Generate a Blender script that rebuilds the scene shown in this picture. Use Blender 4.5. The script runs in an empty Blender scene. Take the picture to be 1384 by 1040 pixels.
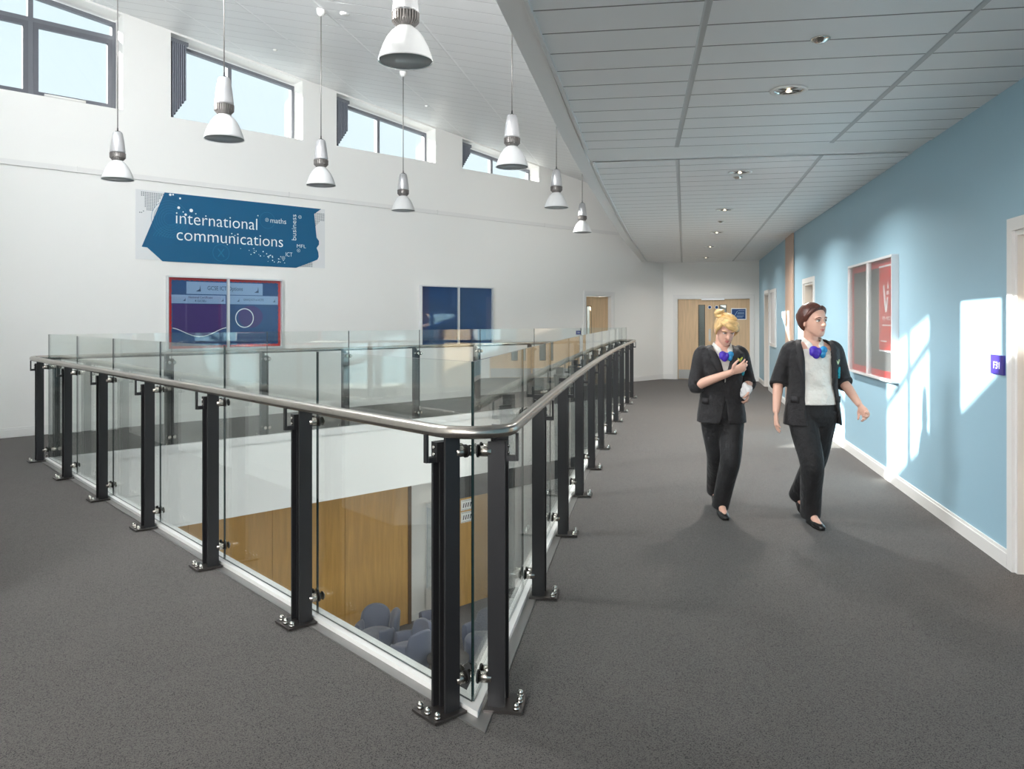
import bpy, bmesh, math, random
from mathutils import Vector, Matrix
random.seed(7)
S = bpy.context.scene
COL = S.collection
PI = math.pi

# ------------------------------------------------------------------ camera
cd = bpy.data.cameras.new('camera'); cam = bpy.data.objects.new('camera', cd); COL.objects.link(cam)
cd.sensor_width = 36; cd.lens = 36 * 1084 / 1384; cd.shift_y = -(520 - 431) / 1384
cd.clip_start = .05; cd.clip_end = 300
cam.location = (0, 0, 1.5); cam.rotation_euler = (PI / 2, 0, 0)
S.camera = cam
# ------------------------------------------------------------------ world, sun, daylight
w = bpy.data.worlds.new('sky'); S.world = w; w.use_nodes = True
nt = w.node_tree; bg = nt.nodes['Background']
g = nt.nodes.new('ShaderNodeTexCoord'); sp = nt.nodes.new('ShaderNodeSeparateXYZ'); cr = nt.nodes.new('ShaderNodeValToRGB')
nt.links.new(g.outputs['Generated'], sp.inputs[0]); nt.links.new(sp.outputs['Z'], cr.inputs[0]); nt.links.new(cr.outputs[0], bg.inputs[0])
cr.color_ramp.elements[0].color = (.86, .96, 1, 1); cr.color_ramp.elements[1].color = (.70, .87, 1, 1); cr.color_ramp.elements[1].position = .7
bg.inputs[1].default_value = 0.56
sd = bpy.data.lights.new('sun', 'SUN'); so = bpy.data.objects.new('sun', sd); COL.objects.link(so)
sd.energy = 11; sd.angle = math.radians(.55); sd.color = (1, .96, .9)
so.rotation_euler = Vector((.9986, -.052, -.45)).to_track_quat('-Z', 'Y').to_euler()
so.location = (-20, 5, 12)
def area(name, loc, direction, sx, sy, energy, color=(1, 1, 1), shape='RECTANGLE', spread=180):
    d = bpy.data.lights.new(name, 'AREA'); o = bpy.data.objects.new(name, d); COL.objects.link(o)
    d.shape = shape; d.size = sx; d.size_y = sy; d.energy = energy; d.color = color; d.spread = math.radians(spread)
    o.location = loc; o.rotation_euler = Vector(direction).to_track_quat('-Z', 'Y').to_euler()
    return o
# added fill light for the hall, outside a made-up high window behind the viewer
area('fill_light_back', (-2.95, -4.42, 3.4), (.02, 1, .0), 3.0, 2.0, 250, (1, .99, .97))
for px_, py_, pw_ in ((-5.70, 7.42, 14), (-3.83, 5.29, 185)):      # skylight through the two high windows of the return wall
    area('daylight_high_window', (px_, py_, 4.85), (.751, .66, -.02), 1.7, .9, pw_, (.97, .99, 1))
area('fill_light_corridor', (.25, -4.42, 1.75), (.12, 1, .02), 1.5, 1.5, 42, (1, .99, .97))  # added fill from behind the viewer, lifts the corridor ceiling
S.view_settings.view_transform = 'Standard'; S.view_settings.look = 'None'
S.view_settings.gamma = 1; S.view_settings.use_curve_mapping = False
S.view_settings.exposure = 1.02

# ------------------------------------------------------------------ materials
def lin(c):
    return tuple(((v / 255) / 12.92 if v / 255 <= .04045 else ((v / 255 + .055) / 1.055) ** 2.4) for v in c) + (1,)
def mat(name, rgb, rough=.6, metal=0, spec=.5, noise=None, bump=None, coat=0, sheen=0):
    m = bpy.data.materials.new(name); m.use_nodes = True; n = m.node_tree.nodes; l = m.node_tree.links
    b = n['Principled BSDF']; b.inputs['Base Color'].default_value = lin(rgb); b.inputs['Roughness'].default_value = rough
    b.inputs['Metallic'].default_value = metal; b.inputs['Specular IOR Level'].default_value = spec
    b.inputs['Coat Weight'].default_value = coat; b.inputs['Sheen Weight'].default_value = sheen
    if noise or bump:
        tc = n.new('ShaderNodeTexCoord'); mp = n.new('ShaderNodeMapping'); l.new(tc.outputs['Object'], mp.inputs[0])
        nz = n.new('ShaderNodeTexNoise'); l.new(mp.outputs[0], nz.inputs[0]); nz.inputs['Detail'].default_value = 5
        if noise:
            sc, amt, stretch = noise
            nz.inputs['Scale'].default_value = sc; mp.inputs['Scale'].default_value = stretch
            r = n.new('ShaderNodeValToRGB'); l.new(nz.outputs[0], r.inputs[0]); l.new(r.outputs[0], b.inputs['Base Color'])
            c = lin(rgb)
            r.color_ramp.elements[0].position = .3; r.color_ramp.elements[1].position = .7
            r.color_ramp.elements[0].color = tuple(max(0, v * (1 - amt)) for v in c[:3]) + (1,)
            r.color_ramp.elements[1].color = tuple(min(1, v * (1 + amt)) for v in c[:3]) + (1,)
        if bump:
            n2 = n.new('ShaderNodeTexNoise'); n2.inputs['Scale'].default_value = bump[0]; n2.inputs['Detail'].default_value = 4
            l.new(tc.outputs['Object'], n2.inputs[0])
            bp = n.new('ShaderNodeBump'); bp.inputs['Strength'].default_value = bump[1]; bp.inputs['Distance'].default_value = bump[2]
            l.new(n2.outputs[0], bp.inputs['Height']); l.new(bp.outputs[0], b.inputs['Normal'])
    return m
def emit(name, rgb, s):
    m = mat(name, rgb); b = m.node_tree.nodes['Principled BSDF']
    b.inputs['Emission Color'].default_value = lin(rgb); b.inputs['Emission Strength'].default_value = s
    return m
def glass(name, tint, f0=.05):
    m = bpy.data.materials.new(name); m.use_nodes = True; n = m.node_tree.nodes; l = m.node_tree.links
    n.remove(n['Principled BSDF']); out = n['Material Output']
    t = n.new('ShaderNodeBsdfTransparent'); t.inputs[0].default_value = tuple(tint) + (1,)
    gl = n.new('ShaderNodeBsdfGlossy'); gl.inputs['Roughness'].default_value = 0.0; gl.inputs[0].default_value = (.95, .98, .97, 1)
    lw = n.new('ShaderNodeLayerWeight'); lw.inputs[0].default_value = .5
    p = n.new('ShaderNodeMath'); p.operation = 'POWER'; p.inputs[1].default_value = 4.5; l.new(lw.outputs['Facing'], p.inputs[0])
    a = n.new('ShaderNodeMath'); a.operation = 'MULTIPLY_ADD'; a.inputs[1].default_value = 1 - f0; a.inputs[2].default_value = f0; a.use_clamp = True
    l.new(p.outputs[0], a.inputs[0])
    mx = n.new('ShaderNodeMixShader'); l.new(a.outputs[0], mx.inputs[0]); l.new(t.outputs[0], mx.inputs[1]); l.new(gl.outputs[0], mx.inputs[2])
    l.new(mx.outputs[0], out.inputs[0])
    return m
M = {}
M['white'] = mat('white_paint', (241, 240, 237), .55, bump=(60, .03, .002))
M['trim'] = mat('white_gloss_trim', (232, 231, 229), .35)
M['blue'] = mat('light_blue_paint', (154, 190, 208), .42, bump=(60, .03, .002))
M['peach'] = mat('peach_paint', (198, 170, 152), .5)
M['plaster'] = mat('ceiling_plaster', (238, 238, 237), .6)
M['maple'] = mat('maple_veneer', (212, 181, 143), .4, noise=(6, .10, (4, 4, .35)))
M['maple_low'] = mat('golden_maple_panel', (200, 156, 88), .4, noise=(6, .12, (3, 3, .25)))
M['seam'] = mat('panel_seam', (96, 70, 40), .6)
M['alu'] = mat('satin_aluminium', (222, 224, 226), .4, .35)
M['steel'] = mat('brushed_stainless', (186, 180, 172), .26, 1, noise=(40, .06, (1, 1, 1)))
M['chrome'] = mat('polished_steel', (215, 212, 206), .14, 1)
M['post'] = mat('black_powder_coat', (44, 44, 46), .38, .3)
M['plate'] = mat('dark_bronze_plate', (84, 80, 78), .3, .7)
M['rubber'] = mat('black_rubber', (20, 20, 20), .6)
M['glass'] = glass('clear_balustrade_glass', (.965, .98, .972), .045)
M['pane'] = glass('window_glass', (.96, .98, .98), .04)
M['case'] = glass('notice_case_glazing', (.95, .965, .975), .035)
M['edge'] = mat('green_glass_edge', (26, 44, 44), .12, 0, .6)
M['frame'] = mat('grey_window_frame', (112, 115, 122), .4)
M['framein'] = mat('dark_grey_window_frame', (98, 100, 108), .45)
M['blind'] = mat('charcoal_blind', (118, 122, 132), .7)
M['black'] = mat('black_plastic', (24, 24, 26), .5)
M['lampgrey'] = mat('lamp_grey_housing', (176, 176, 178), .35, .5)
M['lampfin'] = mat('lamp_fin_metal', (128, 124, 122), .4, .6)
M['shade'] = mat('lamp_shade_satin', (236, 237, 238), .3, .1, noise=(3, .04, (60, 60, 1)))
def translucent(name, rgb, f):
    m = mat(name, rgb, .3); n = m.node_tree.nodes; l = m.node_tree.links
    t = n.new('ShaderNodeBsdfTranslucent'); t.inputs[0].default_value = lin(rgb); mx = n.new('ShaderNodeMixShader'); mx.inputs[0].default_value = f
    l.new(n['Principled BSDF'].outputs[0], mx.inputs[1]); l.new(t.outputs[0], mx.inputs[2]); l.new(mx.outputs[0], n['Material Output'].inputs[0]); return m
M['shade'] = translucent('lamp_shade_acrylic', (240, 240, 240), .45)
M['lens'] = translucent('frosted_lens', (120, 126, 128), .12)
M['shadein'] = mat('lamp_shade_inner', (150, 156, 158), .3, .5)
M['bluegraphic'] = mat('teal_blue_graphic', (0, 88, 130), .4)
M['bluering'] = mat('teal_ring_print', (22, 110, 150), .4)
M['backing'] = mat('pale_wall_graphic_backing', (226, 227, 228), .45)
M['dots'] = mat('slate_dot_print', (90, 104, 112), .5)
M['print'] = mat('white_print', (244, 246, 247), .5)
M['printgrey'] = mat('faded_blue_print', (44, 70, 108), .5)
M['red'] = mat('red_border_paper', (204, 44, 44), .6)
M['navy'] = mat('navy_backing_paper', (18, 70, 128), .6)
M['navy2'] = mat('blue_board_felt', (10, 62, 118), .7, noise=(2, .15, (1, 1, 1)))
M['purple'] = mat('purple_reflection_tint', (66, 42, 116), .6)  # colour of a reflection painted onto the display board
M['paleblue'] = mat('pale_blue_label_paper', (150, 178, 212), .6)
M['felt'] = mat('dark_grey_felt', (92, 92, 92), .8)
M['poster'] = mat('red_poster_paper', (208, 62, 54), .5)
M['sign'] = mat('violet_blue_sign', (62, 50, 140), .35)
M['kick'] = mat('brushed_kick_plate', (168, 168, 166), .35, .7)
M['grey'] = mat('grey_metal_strip', (150, 148, 146), .35, .7)
M['ceilgrid'] = mat('ceiling_grid_bar', (226, 226, 226), .5)
M['tub'] = mat('blue_grey_wool', (92, 98, 116), .85, bump=(400, .3, .002), sheen=.3)
M['shelfgoods'] = mat('brown_trophy', (120, 84, 60), .4)
M['darkband'] = mat('dark_grey_panel', (70, 68, 68), .6)
M['skin'] = mat('skin', (222, 176, 156), .5)
M['lips'] = mat('lips', (186, 108, 102), .45)
M['eyewhite'] = mat('eye_white', (238, 235, 230), .3)
M['iris'] = mat('dark_iris', (50, 40, 34), .3)
M['blazer'] = mat('black_blazer_wool', (33, 32, 35), .8, noise=(30, .15, (1, 1, 1)), bump=(9, .9, .03), sheen=.1)
M['trouser'] = mat('black_trouser_cloth', (27, 27, 30), .75, bump=(8, .9, .03), sheen=.1)
M['shirt'] = mat('white_school_shirt', (228, 226, 220), .7, bump=(12, 1, .03))
M['shoe'] = mat('black_leather', (22, 21, 22), .3)
M['blond'] = mat('strawberry_blond_hair', (230, 188, 130), .45, noise=(7, .35, (1, 7, 2)), bump=(70, .5, .004))
M['brown'] = mat('auburn_brown_hair', (84, 46, 36), .4, noise=(7, .4, (7, 1, 2)), bump=(70, .5, .004))
M['cravat'] = mat('violet_satin', (72, 44, 176), .35)
M['cravat2'] = mat('turquoise_satin', (30, 130, 186), .35)
M['badge'] = mat('yellow_green_badge', (196, 204, 70), .4)
M['badge2'] = mat('pale_green_badge', (206, 222, 176), .4)
M['crest'] = mat('turquoise_crest', (40, 166, 186), .6)
M['paper'] = mat('white_paper', (240, 240, 242), .7)

def carpet(name, a, b_):
    m = bpy.data.materials.new(name); m.use_nodes = True; n = m.node_tree.nodes; l = m.node_tree.links
    b = n['Principled BSDF']; b.inputs['Roughness'].default_value = .95; b.inputs['Specular IOR Level'].default_value = .12
    b.inputs['Sheen Weight'].default_value = .15
    tc = n.new('ShaderNodeTexCoord')
    v = n.new('ShaderNodeTexVoronoi'); v.inputs['Scale'].default_value = 300; l.new(tc.outputs['Object'], v.inputs[0])
    z = n.new('ShaderNodeTexNoise'); z.inputs['Scale'].default_value = 190; z.inputs['Detail'].default_value = 3; l.new(tc.outputs['Object'], z.inputs[0])
    z2 = n.new('ShaderNodeTexNoise'); z2.inputs['Scale'].default_value = 2.2; z2.inputs['Detail'].default_value = 3; l.new(tc.outputs['Object'], z2.inputs[0])
    ad = n.new('ShaderNodeMath'); ad.operation = 'MULTIPLY_ADD'; ad.inputs[1].default_value = .9; l.new(v.outputs['Color'], ad.inputs[0]); l.new(z.outputs[0], ad.inputs[2])
    ad2 = n.new('ShaderNodeMath'); ad2.operation = 'MULTIPLY_ADD'; ad2.inputs[1].default_value = .12; l.new(z2.outputs[0], ad2.inputs[0]); l.new(ad.outputs[0], ad2.inputs[2])
    r = n.new('ShaderNodeValToRGB'); l.new(ad2.outputs[0], r.inputs[0])
    r.color_ramp.elements[0].position = .66; r.color_ramp.elements[1].position = 1.12
    r.color_ramp.elements[0].color = lin(a); r.color_ramp.elements[1].color = lin(b_)
    l.new(r.outputs[0], b.inputs['Base Color'])
    bp = n.new('ShaderNodeBump'); bp.inputs['Strength'].default_value = .8; bp.inputs['Distance'].default_value = .004
    l.new(ad.outputs[0], bp.inputs['Height']); l.new(bp.outputs[0], b.inputs['Normal'])
    return m
M['carpet'] = carpet('charcoal_loop_carpet', (20, 19, 19), (95, 91, 88))
M['carpet_low'] = carpet('dark_loop_carpet', (50, 50, 52), (92, 90, 92))

def tiles(name, base, groove, bar, pitch=.3, length=1.2, gw=.008, bw=.024, bumpd=.006):
    """metal plank ceiling: long bars every `length` in local x, plank joints every `pitch` in local y"""
    m = bpy.data.materials.new(name); m.use_nodes = True; n = m.node_tree.nodes; l = m.node_tree.links
    b = n['Principled BSDF']; b.inputs['Roughness'].default_value = .45
    tc = n.new('ShaderNodeTexCoord'); s = n.new('ShaderNodeSeparateXYZ'); l.new(tc.outputs['Object'], s.inputs[0])
    def line(axis, period, width):
        a = n.new('ShaderNodeMath'); a.operation = 'PINGPONG'; a.inputs[1].default_value = period / 2; l.new(s.outputs[axis], a.inputs[0])
        c = n.new('ShaderNodeMath'); c.operation = 'LESS_THAN'; c.inputs[1].default_value = width / 2; l.new(a.outputs[0], c.inputs[0])
        return c.outputs[0], a.outputs[0]
    g1, d1 = line('Y', pitch, gw); g2, d2 = line('X', length, bw)
    m1 = n.new('ShaderNodeMix'); m1.data_type = 'RGBA'; l.new(g1, m1.inputs['Factor']); m1.inputs['A'].default_value = lin(base); m1.inputs['B'].default_value = lin(groove)
    m2 = n.new('ShaderNodeMix'); m2.data_type = 'RGBA'; l.new(g2, m2.inputs['Factor']); l.new(m1.outputs['Result'], m2.inputs['A']); m2.inputs['B'].default_value = lin(bar)
    l.new(m2.outputs['Result'], b.inputs['Base Color'])
    h1 = n.new('ShaderNodeMapRange'); l.new(d1, h1.inputs[0]); h1.inputs[1].default_value = 0; h1.inputs[2].default_value = .014
    h2 = n.new('ShaderNodeMapRange'); l.new(d2, h2.inputs[0]); h2.inputs[1].default_value = .008; h2.inputs[2].default_value = .02
    mm = n.new('ShaderNodeMath'); mm.operation = 'MINIMUM'; l.new(h1.outputs[0], mm.inputs[0]); l.new(h2.outputs[0], mm.inputs[1])
    bp = n.new('ShaderNodeBump'); bp.inputs['Strength'].default_value = .7; bp.inputs['Distance'].default_value = bumpd
    l.new(mm.outputs[0], bp.inputs['Height']); l.new(bp.outputs[0], b.inputs['Normal'])
    return m
M['beyond'] = mat('mid_grey_paint', (190, 194, 190), .6)
M['tile'] = tiles('corridor_ceiling_planks', (240, 240, 240), (120, 118, 116), (190, 190, 190), gw=.012, bw=.036)
M['tile_hall'] = tiles('hall_ceiling_planks', (236, 237, 237), (196, 196, 196), (246, 246, 246), gw=.010, bw=.022)

# ------------------------------------------------------------------ object helpers
WO = {}
def merge(dst, srcs):
    """printed pattern goes into the mesh of the part that carries it"""
    bm = bmesh.new(); bm.from_mesh(dst.data)
    for s_ in srcs:
        k = len(dst.data.materials); n0 = len(bm.faces)
        for m_ in s_.data.materials: dst.data.materials.append(m_)
        bm.from_mesh(s_.data); bm.faces.ensure_lookup_table()
        for f in bm.faces[n0:]: f.material_index += k
        bpy.data.objects.remove(s_)
    bm.to_mesh(dst.data); bm.free()
def finish(name, bm, mats, parent=None, smooth=False, origin=None):
    if not isinstance(mats, (list, tuple)): mats = [mats]
    bmesh.ops.recalc_face_normals(bm, faces=bm.faces[:])
    if parent is not None:
        org = WO[parent]
    elif origin is not None:
        org = Vector(origin)
    else:
        vs = [v.co for v in bm.verts]
        org = Vector(((min(v.x for v in vs) + max(v.x for v in vs)) / 2, (min(v.y for v in vs) + max(v.y for v in vs)) / 2, min(v.z for v in vs)))
    for v in bm.verts: v.co -= org
    me = bpy.data.meshes.new(name); bm.to_mesh(me); bm.free()
    for m in mats: me.materials.append(m)
    if smooth:
        for p in me.polygons: p.use_smooth = True
    o = bpy.data.objects.new(name, me); COL.objects.link(o)
    if parent is not None: o.parent = parent
    else: o.location = org
    WO[o] = org
    return o
def empty(name, loc, rz=0, parent=None):
    o = bpy.data.objects.new(name, None); COL.objects.link(o); o.empty_display_size = .1
    o.location = loc; o.rotation_euler = (0, 0, rz); WO[o] = Vector(loc)
    if parent is not None: o.parent = parent; WO[o] = Vector(loc)
    return o
def tag(o, label, cat, group=None):
    o['label'] = label; o['category'] = cat
    if group: o['group'] = group
    return o
def struct(o, label=None):
    o['kind'] = 'structure'
    if label: o['label'] = label
    return o
def copy_tree(o, parent=None):
    c = o.copy(); COL.objects.link(c)
    if parent is not None: c.parent = parent
    WO[c] = WO.get(o, Vector((0, 0, 0)))
    for ch in list(o.children): copy_tree(ch, c)
    return c
def prism8(bm, co, mi=0):
    v = [bm.verts.new(c) for c in co]
    fs = [(0, 3, 2, 1), (4, 5, 6, 7), (0, 1, 5, 4), (1, 2, 6, 5), (2, 3, 7, 6), (3, 0, 4, 7)]
    for f in fs:
        fc = bm.faces.new([v[i] for i in f]); fc.material_index = mi
def bx(bm, x0, x1, y0, y1, z0, z1, mi=0):
    prism8(bm, [(x0, y0, z0), (x1, y0, z0), (x1, y1, z0), (x0, y1, z0), (x0, y0, z1), (x1, y0, z1), (x1, y1, z1), (x0, y1, z1)], mi)
class Fr:
    """wall frame: u along the wall, t into the wall (away from the room), z up"""
    def __init__(s, P0, d, out):
        s.P = Vector((P0[0], P0[1], 0)); s.d = Vector((d[0], d[1], 0)).normalized(); s.o = Vector((out[0], out[1], 0)).normalized()
    def __call__(s, u, t, z):
        return s.P + s.d * u + s.o * t + Vector((0, 0, z))
def fb(bm, F, u0, u1, t0, t1, z0, z1, z0b=None, z1b=None, mi=0):
    """box in a wall frame, heads and sills may slope between u0 and u1"""
    if z0b is None: z0b = z0
    if z1b is None: z1b = z1
    prism8(bm, [F(u0, t0, z0), F(u1, t0, z0b), F(u1, t1, z0b), F(u0, t1, z0), F(u0, t0, z1), F(u1, t0, z1b), F(u1, t1, z1b), F(u0, t1, z1)], mi)
def fpoly(bm, F, pts, t0, t1, mi=0):
    a = [bm.verts.new(F(u, t0, z)) for u, z in pts]; b = [bm.verts.new(F(u, t1, z)) for u, z in pts]
    fs = [bm.faces.new(a), bm.faces.new(b[::-1])]
    for i in range(len(pts)):
        j = (i + 1) % len(pts); fs.append(bm.faces.new([a[i], b[i], b[j], a[j]]))
    for f in fs: f.material_index = mi
def fdisc(bm, F, u, z, r, t0, t1, n=16, mi=0, ring=None):
    if ring is None:
        fpoly(bm, F, [(u + r * math.cos(2 * PI * k / n), z + r * math.sin(2 * PI * k / n)) for k in range(n)], t0, t1, mi)
    else:
        for k in range(n):
            a, b = 2 * PI * k / n, 2 * PI * (k + 1) / n
            fpoly(bm, F, [(u + r * math.cos(a), z + r * math.sin(a)), (u + r * math.cos(b), z + r * math.sin(b)),
                          (u + ring * math.cos(b), z + ring * math.sin(b)), (u + ring * math.cos(a), z + ring * math.sin(a))], t0, t1, mi)
def cyl(bm, a, b, r, r2=None, n=16, mi=0, caps=True):
    a = Vector(a); b = Vector(b); r2 = r if r2 is None else r2
    d = (b - a).normalized(); s = d.orthogonal().normalized(); t = d.cross(s)
    A = [bm.verts.new(a + (s * math.cos(2 * PI * k / n) + t * math.sin(2 * PI * k / n)) * r) for k in range(n)]
    B = [bm.verts.new(b + (s * math.cos(2 * PI * k / n) + t * math.sin(2 * PI * k / n)) * r2) for k in range(n)]
    for k in range(n):
        f = bm.faces.new([A[k], A[(k + 1) % n], B[(k + 1) % n], B[k]]); f.material_index = mi; f.smooth = True
    if caps:
        for L in (A[::-1], B):
            f = bm.faces.new(L); f.material_index = mi
def lathe(bm, prof, n=32, c=(0, 0), mi=0):
    rings = []
    for r, z in prof:
        if r < 1e-5: rings.append([bm.verts.new((c[0], c[1], z))])
        else: rings.append([bm.verts.new((c[0] + r * math.cos(2 * PI * k / n), c[1] + r * math.sin(2 * PI * k / n), z)) for k in range(n)])
    for A, B in zip(rings, rings[1:]):
        for k in range(n):
            j = (k + 1) % n
            if len(A) == 1 and len(B) == 1: continue
            if len(A) == 1: f = bm.faces.new([A[0], B[j], B[k]])
            elif len(B) == 1: f = bm.faces.new([A[k], A[j], B[0]])
            else: f = bm.faces.new([A[k], A[j], B[j], B[k]])
            f.material_index = mi; f.smooth = True
def poly(bm, pts, mi=0):
    f = bm.faces.new([bm.verts.new(p) for p in pts]); f.material_index = mi
def text(s, F, u0, z, width, height, m, parent, t=-.004, depth=.002, flip=False, rot=False, name='lettering', thin=-.008):
    cu = bpy.data.curves.new('text', 'FONT'); cu.body = s; cu.size = 1; cu.extrude = .01; cu.offset = thin; cu.resolution_u = 3
    o = bpy.data.objects.new('text', cu); COL.objects.link(o)
    bpy.context.view_layer.update()
    dg = bpy.context.evaluated_depsgraph_get(); me = bpy.data.meshes.new_from_object(o.evaluated_get(dg))
    bpy.data.objects.remove(o); bpy.data.curves.remove(cu)
    xs = [v.co.x for v in me.vertices]; ys = [v.co.y for v in me.vertices]
    sx = width / (max(xs) - min(xs)); sy = height / .72
    bm = bmesh.new(); bm.from_mesh(me); bpy.data.meshes.remove(me)
    for v in bm.verts:
        x = (v.co.x - min(xs)) * sx; y = v.co.y * sy; e = t - depth if v.co.z > 0 else t
        if rot: x, y = -y, x
        v.co = F(u0 - x if flip else u0 + x, e, z + y)
    return finish(name, bm, m, parent)

# ------------------------------------------------------------------ plan of the building (metres)
ROOF = lambda x, y: 4.18 - .21 * (.982 * x - .188 * y)
LP = Vector((-6.415, 10.05)); LD = Vector((.716, .698)); LO = Vector((-.698, .716))
FL = Fr(LP, LD, LO)
K = LP - LD * 1.2                                   # corner of the left wall and the return wall with windows
WD = Vector((.66, -.751)); FW = Fr(K, WD, (-.751, -.66))
RP = Vector((2.974, 4.754)); RD = Vector((.1937, 1)).normalized(); FR = Fr(RP, RD, (RD.y, -RD.x))
BEND = Vector((4.549, 12.977)); FD = Vector((math.sin(math.radians(12.4)), math.cos(math.radians(12.4)))); FF = Fr(BEND, FD, (FD.y, -FD.x))
E0 = Vector((3.768, 19.975)); E1 = Vector((6.009, 19.129)); ED = (E1 - E0).normalized(); FE = Fr(E0, ED, (-ED.y, ED.x))
EW = (E1 - E0).length
E1u = (E1 - BEND).length
W6 = K + WD * 6.8; BK = Vector((-4.8, -4.0))
F2 = Fr(W6, BK - W6, (-1, .25)); LEN2 = (BK - W6).length
FB = Fr(BK, (1, 0), (0, -1))
CEIL = 2.89; LOWC = -.935; LOWF = -3.7

def wall(name, F, u0, u1, z0, ztop, holes, th, m, label=None):
    """wall slab with openings; ztop(u) and each hole (ua, ub, za, zb(u)) may slope"""
    bm = bmesh.new()
    us = sorted(set([u0, u1] + [h[0] for h in holes] + [h[1] for h in holes]))
    for a, b in zip(us, us[1:]):
        hs = sorted([h for h in holes if h[0] <= a + 1e-6 and h[1] >= b - 1e-6], key=lambda h: h[2])
        lo = (z0, z0)
        for h in hs:
            if h[2] > lo[0] + 1e-4: fb(bm, F, a, b, 0, th, lo[0], h[2], lo[1], h[2])
            lo = (h[3](a), h[3](b))
        fb(bm, F, a, b, 0, th, lo[0], ztop(a), lo[1], ztop(b))
    bmesh.ops.remove_doubles(bm, verts=bm.verts[:], dist=1e-4)
    # drop the inner faces shared by neighbouring blocks
    seen = {}
    for f in bm.faces: seen.setdefault(frozenset(v.index for v in f.verts), []).append(f)
    bm.verts.index_update(); seen = {}
    for f in bm.faces: seen.setdefault(tuple(sorted(v.index for v in f.verts)), []).append(f)
    bmesh.ops.delete(bm, geom=[f for fs in seen.values() if len(fs) > 1 for f in fs], context='FACES')
    return struct(finish(name, bm, m), label)
def roof_at(F): return lambda u, e=0: ROOF(F(u, 0, 0).x, F(u, 0, 0).y) + e
rl = roof_at(FL); rw = roof_at(FW)
H = lambda r, e: (lambda u: r(u) - e)
# left wall
L_OPEN = [(-.70, 1.455, 4.385), (2.114, 4.221, 4.40), (4.856, 6.971, 4.40), (7.632, 9.752, 4.38)]
DOORL = (11.25, 12.20)
wall('wall_left', FL, -1.2, 14.35, LOWC, lambda u: rl(u) + .05, [(a, b, z, H(rl, .03)) for a, b, z in L_OPEN] + [(DOORL[0], DOORL[1], 0, lambda u: 2.04)], .4, M['white'], 'tall white wall with a row of high windows')
W_OPEN = [(1.46, 3.32, 4.30), (4.12, 6.30, 4.24)]
wall('wall_return', FW, -.4, 6.8, LOWC, lambda u: rw(u) + .05, [(a, b, z, H(rw, .12)) for a, b, z in W_OPEN], .12, M['white'], 'white return wall with high windows')
r2 = roof_at(F2)
wall('wall_near_left', F2, 0, LEN2, 0, lambda u: r2(u) + .05, [], .25, M['white'], 'white wall left of the viewer')
rb = roof_at(FB)
wall('wall_back', FB, 0, 6.3, 0, lambda u: max(rb(u), 3) + .1, [(.3, 3.4, 2.35, lambda u: 4.42), (4.3, 5.8, 1.0, lambda u: 2.5)], .25, M['white'], 'white wall behind the viewer')
wall('wall_end', FE, 0, EW + .3, 0, lambda u: CEIL + .05, [(.32, 2.10, 0, lambda u: 2.015)], .2, M['white'], 'white end wall of the corridor')
wall('wall_right', FR, -9.3, 8.371, 0, lambda u: CEIL + .05, [(-.98, -.02, 0, lambda u: 2.02), (6.60, 7.42, 0, lambda u: 2.02)], .2, M['blue'], 'light blue corridor wall')
wall('wall_right_far', FF, 0, E1u + .05, 0, lambda u: CEIL + .05, [(3.95, 4.85, 0, lambda u: 2.04)], .2, M['blue'], 'light blue wall beyond the peach stripe')
bm = bmesh.new(); fb(bm, FF, -.02, .98, -.012, .01, 0, CEIL); struct(finish('trim_1', bm, M['peach']), 'peach painted stripe on the blue wall')

# void: glass line, offsets
def isect(p, d, q, e):
    k = d.x * e.y - d.y * e.x; s = ((q.x - p.x) * e.y - (q.y - p.y) * e.x) / k
    return p + d * s
LEFTD = Vector((-.660, .751)).normalized(); LIN = Vector((.751, .660))
left_posts = [Vector((-.245, 3.07)) + Vector((-.784, .892)) * i for i in range(7)]
rp = [Vector((-.064, 3.11))]
for i in range(10):
    s = .163 + .0065 * i; d = Vector((s, 1)).normalized(); rp.append(rp[-1] + d * (1.245 if i < 9 else 1.10))
right_posts = rp
def rdir(i):
    a = rp[max(0, i - 1)]; b = rp[min(10, i + 1)]; return (b - a).normalized()
rg = [p + Vector((-rdir(i).y, rdir(i).x)) * .08 for i, p in enumerate(rp)]
BD0 = Vector((-4.95, 8.42)); BDD = Vector((.7264, .6873)).normalized(); BOUT = Vector((-BDD.y, BDD.x))
GL0 = left_posts[0] + LIN * .075
GA = isect(GL0, LEFTD, rg[0], rdir(0)); GB = isect(GL0, LEFTD, BD0, BDD); GC = isect(rg[9], (rg[10] - rg[9]).normalized(), BD0, BDD)
right_line = [GA] + rg[1:10] + [GC]
loop = right_line + [GB]                           # anticlockwise seen from above: A, right side, C, B
def offset(lp, d):
    out = []
    n = len(lp)
    for i in range(n):
        a, b, c = lp[i - 1], lp[i], lp[(i + 1) % n]
        e1 = (b - a).normalized(); e2 = (c - b).normalized()
        n1 = Vector((e1.y, -e1.x)); n2 = Vector((e2.y, -e2.x))
        k = (n1 + n2).normalized(); out.append(b + k * (d / max(.2, k.dot(n1))))
    return out                                    # d > 0 grows the loop outward
V_IN = offset(loop, -.03)

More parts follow.
